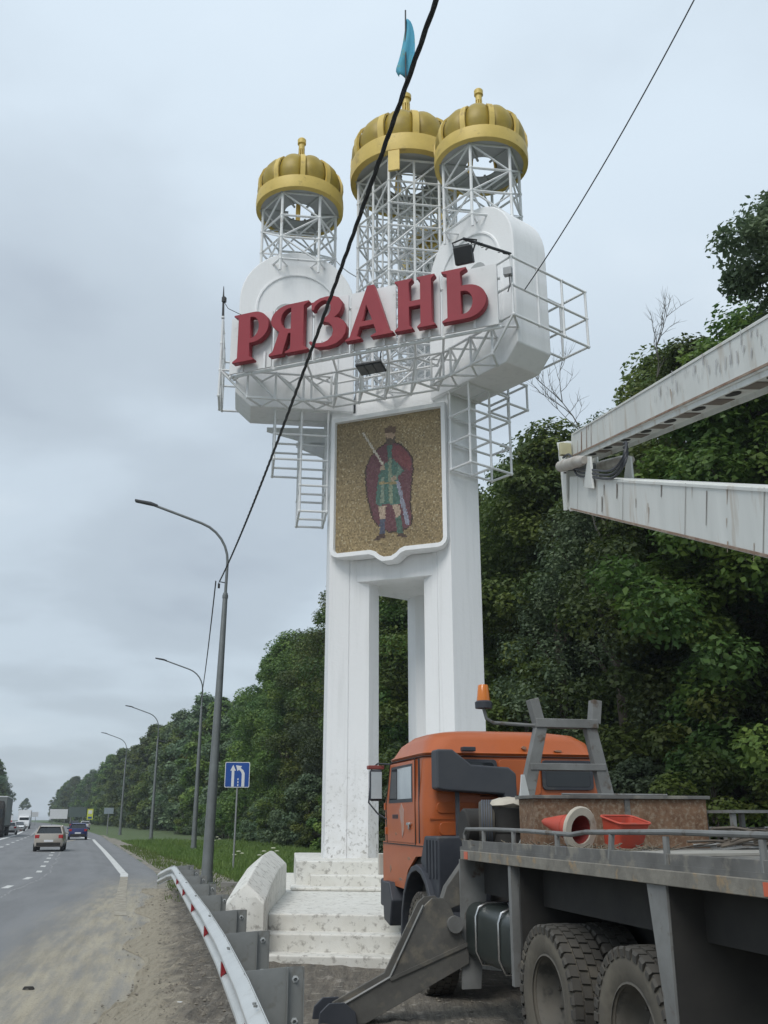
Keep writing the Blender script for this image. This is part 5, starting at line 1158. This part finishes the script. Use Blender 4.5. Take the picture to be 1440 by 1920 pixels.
MB().tube([(-.02, 0, 8.95), (-.22, 0, 8.98), (-.24, 0, 8.86)], .018, 6).box((-.22, 0, 8.84), (.07, .07, .14)).build('cable_clamp', m_cable, lp)
for i in (2, 3):
    a, b = LPOS[i-1], LPOS[i]; g = MB().tube(span((a[0], a[1], 8.6), (b[0], b[1], 8.6), .9), .018, 5).build('overhead_cable', m_cable); tag(g, ['', '', 'thin cable between the second and third street lamps', 'thin cable between the third and fourth street lamps', 'thin cable between the fourth and fifth street lamps'][i], 'cable')
W0 = MW @ wp(-30, 1, 4.4, -.6, 11.95); g = MB().tube(span(W0, (6.2, 8.5, 16.2), .5), .012, 5).build('thin_wire', mat('grey_wire', (.07, .07, .075)))
tag(g, 'thin dark wire rising from the right-hand frame to the upper right', 'wire')
# ------------------------------------------------------------------ road sign
m_post = mat('sign_post', (.30, .31, .31), (.24, .25, .25), 3, .5, .3); m_blue = mat('sign_blue', (.012, .075, .33), (.010, .065, .29), 2, .4); m_sw = mat('sign_white', (.72, .73, .74), (.66, .67, .68), 3, .45); m_back = mat('sign_back', (.25, .26, .26))
e = empty('lane_merge_sign', (-5.62, 38.0, 0), R_(7), 'blue square sign with two white lane arrows on a thin post', 'road sign')
MB().tube([(0, 0, 0), (.03, 0, 3.85)], .035, 8).build('post', m_post, e)
pn = MB().py(rrect(-.47, .47, 2.93, 3.87, .05), -.05, -.03).build('panel', m_sw, e); MB().py(rrect(-.445, .445, 2.955, 3.845, .04), -.053, -.0505).build('blue_field', m_blue, pn); MB().py(rrect(-.46, .46, 2.94, 3.86, .05), -.028, -.02).build('panel_back', m_back, pn)
def mark(nm, poly): MB().py([(a, 2.93+b) for a, b in poly], -.058, -.0535).build(nm, m_sw, pn)
mark('straight_arrow', [(-.215, .03), (-.115, .03), (-.115, .62), (-.06, .62), (-.165, .84), (-.27, .62), (-.215, .62)])
mark('merging_arrow', [(.17, .03), (.28, .03), (.28, .52), (.22, .64), (.12, .72), (.17, .79), (-.06, .82), (.0, .60), (.055, .655), (.13, .59), (.17, .5)])
for i in range(3): mark('lane_dash', [(.015, .05+i*.11), (.055, .05+i*.11), (.055, .12+i*.11), (.015, .12+i*.11)])
# ------------------------------------------------------------------ guardrail
GR = [(.42, 1.0), (-.18, 3.7), (-.62, 5.7), (-.92, 7.15), (-1.46, 9.6), (-2.11, 12.4), (-2.86, 15.5), (-3.51, 18.2), (-4.14, 20.8), (-4.76, 23.4), (-5.30, 25.7)]
GZ = [.77, .77, .77, .77, .77, .765, .76, .76, .755, .75, .69]
m_rail = mat('rail_zinc', (.53, .55, .55), (.45, .47, .47), 2, .45, .15, c3=(.36, .36, .34), s3=4, t3=(.6, .75)); m_brk = mat('bracket_zinc', (.27, .28, .275), (.20, .21, .205), 2.5, .55, .2, c3=(.15, .14, .12), s3=4, t3=(.56, .7))
gr = empty('guardrail', (-2, 11, 0), 0, 'galvanised roadside guardrail with red reflectors, bent down at its far end', 'guardrail'); gi = Matrix.Translation((2, -11, 0))
prof = [(.075, 0), (.08, -.02), (.01, -.06), (0, -.075), (0, -.10), (.01, -.115), (.075, -.145), (.08, -.16), (.075, -.175), (.01, -.205), (0, -.22), (0, -.245), (.01, -.26), (.08, -.30), (.075, -.32)]
fine_ = []
for i in range(len(GR)-1):
    for q in range(4): t_ = q/4; fine_.append((GR[i][0]*(1-t_)+GR[i+1][0]*t_, GR[i][1]*(1-t_)+GR[i+1][1]*t_, GZ[i]*(1-t_)+GZ[i+1]*t_))
fine_.append((-5.50, 26.15, .62)); fine_.append((-5.78, 26.35, .50))
rings = []
for i, (x, y, z_) in enumerate(fine_):
    a = fine_[max(0, i-1)]; b = fine_[min(len(fine_)-1, i+1)]; dd = Vector((b[0]-a[0], b[1]-a[1], 0)).normalized(); nn = Vector((dd.y, -dd.x, 0))
    fr_ = [(Vector((x, y, z_))+nn*(o_-.08)+Vector((0, 0, h))) for o_, h in prof]; rings.append(fr_+[p+nn*.006 for p in reversed(fr_)])
MB().loft(rings).build('beam', m_rail, gr, 0, 30).matrix_parent_inverse = gi
def gpt(y): return Vector((float(np.interp(y, [q[1] for q in GR], [q[0] for q in GR])), y, float(np.interp(y, [q[1] for q in GR], GZ))))
for y in (5.15, 7.45, 9.75, 12.0, 14.4, 16.8, 19.2, 21.6, 24.0):
    p = gpt(y); dd = (gpt(y+.3)-gpt(y-.3)); dd.z = 0; dd.normalize(); nn = Vector((dd.y, -dd.x, 0)); M3 = Matrix((nn, dd, Vector((0, 0, 1)))).transposed().to_4x4(); M3.translation = p
    def lp_(o, M3=M3): o.matrix_parent_inverse = gi @ M3; return o
    br_ = lp_(MB().py([(-.005, .0), (.30, .02), (.42, .02), (.42, -.40), (.30, -.42), (.26, -.36), (-.005, -.33)], -.004, .004).build('bracket', m_brk, gr))
    lp_(MB().b2((.30, -.05, -p.z), (.305, .0, .02)).b2((.30, .0, -p.z), (.42, .006, .02)).b2((.415, -.05, -p.z), (.42, .0, .02)).build('post', m_brk, gr))
    for z_ in (-.06, -.33): lp_(MB().lathe([(.014, -.022), (.014, -.004), (.026, -.004), (.026, 0)], 6, (.36, -.006, z_), 'y').build('bolt', m_rail, gr))
m_redr = mat('reflector_red', (.30, .012, .02), (.24, .01, .015), 4, .3)
for y in (6.2, 8.75, 11.6, 14.6, 17.6, 20.6):
    p = gpt(y); dd = (gpt(y+.3)-gpt(y-.3)); dd.z = 0; dd.normalize(); nn = Vector((dd.y, -dd.x, 0)); M3 = Matrix((nn, dd, Vector((0, 0, 1)))).transposed().to_4x4(); M3.translation = p
    MB().py([(-.085, -.105), (-.085, -.215), (-.02, -.16)], -.05, .05).build('reflector', m_redr, gr).matrix_parent_inverse = gi @ M3
    for q in (-.04, .04): MB().lathe([(.012, 0), (.012, .012), (.001, .014)], 6, (-.03, q, -.01)).build('rail_bolt', m_brk, gr).matrix_parent_inverse = gi @ M3
# kerb by the nearest lamp
m_kerb = mat('kerb_concrete', (.26, .25, .23), (.18, .175, .16), 4, .9, bump=.006, c3=(.12, .115, .1), s3=5)
kb = empty('kerb', (-4.4, 27.6, 0), R_(-4), 'low concrete kerb between dirt and grass near the lamp', 'kerb')
for i in range(9): MB().b2((i*.62, 0, 0), (i*.62+.6, .2, .17)).build('kerb_stone', m_kerb, kb, .015)
# ------------------------------------------------------------------ vehicles on the road
def car(loc, rz, label, paint, name='car', hatch=True, tail=True):
    e = empty(name, loc, rz, label, 'car')      # local: y forward, x right; rear faces the viewer when rz = heading
    m_p = mat('paint_'+paint[0], paint[1], tuple(q*.9 for q in paint[1]), 1, .3, .2, coat=.4)
    W, Lg = .84, 4.1
    sec = [(-2.05, .35, .80, .72), (-2.0, .30, .98, .80), (-1.75, .26, 1.02, .84), (-.9, .24, .98, .85), (.7, .24, .92, .85), (1.5, .25, .86, .82), (1.95, .30, .70, .74), (2.05, .36, .62, .66)]
    rg = []
    for (y, zb, zt, hw) in sec: rg.append([(-hw*.92, y, zb), (hw*.92, y, zb), (hw, y, zb+.22), (hw, y, zt-.16), (hw*.93, y, zt), (-hw*.93, y, zt), (-hw, y, zt-.16), (-hw, y, zb+.22)])
    b = MB().loft(rg).build('body', m_p, e, .03, 45)
    def gh(y0, y1, y2, y3, z0, z1, w0, w1): return [[(-w0, y0, z0), (w0, y0, z0), (w0, y3, z0), (-w0, y3, z0)], [(-w1, y1, z1), (w1, y1, z1), (w1, y2, z1), (-w1, y2, z1)]]
    gl = MB().loft(gh(-1.85, -1.35, .15, 1.0, .93, 1.40, .78, .58)).build('glasshouse', m_glassd, b)
    MB().loft(gh(-1.45, -1.25, .08, .22, 1.385, 1.455, .61, .52)).build('roof', m_p, b, .03)
    for s_ in (-1, 1):
        for (y0, y1) in ((-1.86, -1.42), (-.45, -.40), (.98, .14)):
            MB().tube([(s_*.775, y0, .93), (s_*.59, y1, 1.42)], .04, 6).build('pillar', m_p, b)
        if tail: MB().box((s_*.66, -2.01, .84), (.26, .10, .20)).build('tail_light', mat('tail_red', (.42, .02, .02), None, 4, .2), b, .03)
        else: MB().box((s_*.62, -2.02, .72), (.3, .1, .14)).build('headlight', m_chrome, b, .03)
        MB().box((s_*.92, .55, .98), (.16, .1, .12)).build('wing_mirror', m_p, b, .03)
        for y in (-1.28, 1.28):
            wl = MB().lathe([(.2, -.1), (.29, -.1), (.31, -.07), (.31, .07), (.29, .1), (.2, .1)], 20, (s_*.76, y, .31), 'x', True).build('wheel', m_under, e)
            MB().lathe([(.001, 0), (.2, .02), (.2, -.02)], 16, (s_*.80, y, .31), 'x').build('wheel_rim', m_greyst, wl)
    MB().box((0, -2.04, .42), (1.35, .06, .18)).build('bumper_insert', m_under, b, .02); MB().box((0, -2.055, .60 if hatch else .5), (.52, .02, .12)).build('number_plate', m_sw, b)
    MB().lathe([(.001, 0), (.06, 0), (.06, -.02), (.001, -.02)], 14, (0, -1.995, .88), 'y').build('emblem', m_chrome, b)
    e.scale = (.97, .97, .97)
    return e
car((-19.6, 59.5, .012), R_(15), 'beige-silver hatchback driving away in the middle lane', ('beige', (.42, .38, .33)))
car((-27.6, 91, .012), R_(17), 'dark blue hatchback driving ahead of the silver car', ('blue', (.02, .03, .13)))
car((-50.2, 169, 0), R_(18), 'white car stopped on the right shoulder by the yellow sign', ('white', (.7, .7, .7)))
car((-52.9, 172, .012), R_(18), 'dark car beside the white car on the shoulder', ('black', (.03, .03, .035)))
car((-43.8, 118, .012), R_(18), 'silver car far ahead in the left lane', ('silver', (.5, .5, .5)))
car((-54.3, 150, .012), R_(198), 'white oncoming car behind the lorry', ('white', (.7, .7, .7)), tail=False)
# oncoming lorry
e = empty('lorry', (-40.4, 104, .012), R_(198), 'grey curtain-sided lorry coming from the far left', 'lorry'); m_tarp = mat('tarp_grey', (.20, .215, .21), (.15, .165, .16), .6, .7, stretch=(1, 1, .2))
MB().b2((-1.25, -11, 1.1), (1.25, 2.0, 3.95)).build('trailer', m_tarp, e, .05); MB().b2((-1.27, -11.02, 3.9), (1.27, 2.02, 4.0)).build('trailer_top', m_sw, e); MB().b2((-1.26, -11, .95), (1.26, 2, 1.12)).build('trailer_chassis', m_under, e)
MB().loft([ring(.6, 1.2, 2.5, 4.6, .15), ring(1.9, 1.22, 2.5, 4.7, .15), ring(3.1, 1.15, 2.6, 4.4, .2), ring(3.5, 1.0, 2.7, 4.0, .3)]).build('cab', m_under, e); MB().b2((-1.05, 4.60, 1.9), (1.05, 4.72, 2.7)).build('windscreen', m_glassd, e)
for y in (3.6, 1.2, -6.6, -7.9, -9.2):
    for s_ in (-1, 1): MB().lathe([(.25, -.15), (.48, -.15), (.51, -.1), (.51, .1), (.48, .15), (.25, .15)], 18, (s_*1.05, y, .51), 'x', True).build('wheel', m_under, e)
e = empty('box_van', (-66.5, 186, .012), R_(198), 'white boxy van oncoming behind the white car', 'van'); MB().b2((-1.1, -4, .9), (1.1, 1.2, 3.3)).build('box_body', m_sw, e, .05); MB().loft([ring(.5, 1.0, 1.3, 3.0, .2), ring(1.3, 1.0, 1.3, 2.9, .2), ring(2.3, .9, 1.3, 2.2, .2)]).build('cab', m_sw, e)
MB().b2((-.8, 2.35, 1.4), (.8, 2.75, 2.0)).build('windscreen', m_glassd, e)
for y in (2.2, -2.6):
    for s_ in (-1, 1): MB().lathe([(.2, -.12), (.4, -.12), (.4, .12), (.2, .12)], 16, (s_*.95, y, .4), 'x', True).build('wheel', m_under, e)
# ------------------------------------------------------------------ median, signs far ahead
m_stripe_r = mat('stripe_red', (.45, .03, .03)); 
def fsign(name, loc, rz, label, w_, h, zc, m, post=True, pr=.06, cat='sign'):
    e = empty(name, loc, rz, label, cat); MB().b2((-w_/2, -.04, zc-h/2), (w_/2, 0, zc+h/2)).build('panel', m, e)
    for x in ((-w_*.35, w_*.35) if w_ > 2 else (0,)): MB().tube([(x, .06, 0), (x, .06, zc+h*.4)], pr, 8).build('post', m_post, e)
    return e
e = empty('keep_right_sign', (-56.4, 150, 0), R_(18), 'round blue arrow sign over the striped median board', 'road sign')
MB().tube([(0, .08, 0), (0, .08, 3.4)], .05, 8).build('post', m_post, e); d_ = MB().lathe([(.001, -.02), (.48, -.02), (.48, .02), (.001, .02)], 28, (0, 0, 3.3), 'y').build('disc', m_sw, e)
MB().lathe([(.001, -.03), (.43, -.03), (.43, -.022), (.001, -.022)], 28, (0, 0, 3.3), 'y').build('blue_field', m_blue, d_)
MB().py([(-.22, 3.5), (-.14, 3.58), (.10, 3.30), (.18, 3.38), (.22, 3.06), (-.08, 3.12), (.0, 3.2)], -.04, -.031).build('arrow', m_sw, d_)
sb = MB().b2((-.9, -.03, .5), (.9, .03, 2.3)).build('striped_board', m_sw, e)
for i in range(4): MB().py([(-.9, 2.28-i*.5), (-.9, 2.0-i*.5), (.9, 1.2-i*.5+.0 if 1.2-i*.5 > .5 else .5), (.9, max(.52, 1.5-i*.5))], -.036, -.0305).build('red_stripe', m_stripe_r, sb)
for i in range(10):
    y = 154+i*9; x = xe(y)-10.1; b_ = MB().px([(-.0, 0), (4.4*2-.3, 0), (4.4*2-.3, .75), (0, .75)], -.15, .15).build('median_block', mat('median_red', (.16, .06, .05), (.10, .07, .06), 1, .8)); b_.location = (x, y, .012); b_.rotation_euler = (0, 0, R_(18.5)); tag(b_, 'red-brown barrier block of the median far ahead', 'barrier', 'median barrier blocks')
for i, (x, y) in enumerate(((-53.8, 141), (-55.0, 144.5))):
    e = empty('marker_post', (x, y, 0), R_(18), ['striped marker post in front of the median', 'second striped marker post nearer the median board'][i], 'bollard')
    for k_ in range(4): MB().lathe([(.09, k_*.3), (.09, k_*.3+.3)], 12).build('post_band', m_stripe_r if k_ % 2 else m_sw, e)
fsign('billboard', (-81, 250, 0), R_(18), 'white billboard at the forest edge far ahead', 4.2, 2.3, 2.9, m_sw, cat='billboard')
fsign('direction_sign', (-54.4, 178, 0), R_(18), 'grey-green back of a large road sign board', 3.0, 1.7, 2.9, mat('sign_greygreen', (.09, .12, .11)))
e = fsign('yellow_sign', (-48.6, 166, 0), R_(18), 'tall yellow detour sign on the right shoulder', .95, 1.7, 2.5, mat('sign_yellow', (.62, .66, .08)))
MB().b2((-.3, -.06, 2.55), (.3, -.042, 3.1)).build('sign_symbol', m_sw, e); MB().b2((-.3, -.06, 1.8), (.3, -.042, 2.1)).build('sign_symbol', m_blue, e)
fsign('small_sign', (-33.2, 121, 0), R_(15), 'small grey-blue sign at the grass left of a lamp', 1.1, .7, 2.7, mat('sign_pale', (.26, .31, .34)))
for i, (x, y) in enumerate(((-104, 300), (-107, 305))): fsign('warning_sign', (x, y, 0), R_(19), ['left white triangle sign far ahead', 'right white triangle sign far ahead'][i], 1.4, 1.4, 3.0, m_sw)
# litter on the asphalt
for i, (x, y, s_, lab) in enumerate(((-3.9, 11.6, .07, 'dark scrap of rubber on the dusty asphalt'), (-2.05, 10.7, .09, 'pale crumpled wrapper at the asphalt edge'))):
    o = MB().loft([[(s_*math.cos(a), s_*.4*math.sin(a), .02+.01*math.sin(a*3)) for a in [k*.7 for k in range(9)]], [(s_*.7*math.cos(a), s_*.3*math.sin(a), .045) for a in [k*.7 for k in range(9)]]]).build('litter', m_under if i == 0 else m_sw); o.location = (x, y, 0); tag(o, lab, 'litter')

# ------------------------------------------------------------------ thin moist air
hz = bpy.data.materials.new('haze_air'); hz.use_nodes = True; t = hz.node_tree; t.nodes.remove(t.nodes['Principled BSDF'])
pv = t.nodes.new('ShaderNodeVolumePrincipled'); pv.inputs['Color'].default_value = (.80, .87, .95, 1); pv.inputs['Density'].default_value = .00042; pv.inputs['Anisotropy'].default_value = .2
t.links.new(pv.outputs[0], t.nodes['Material Output'].inputs['Volume'])
o = MB().b2((-1105, -155, -1.2), (905, 1305, 30)).build('haze', hz, smooth=0); tag(o, 'thin pale haze over the far road and forest', 'haze', kind='stuff')
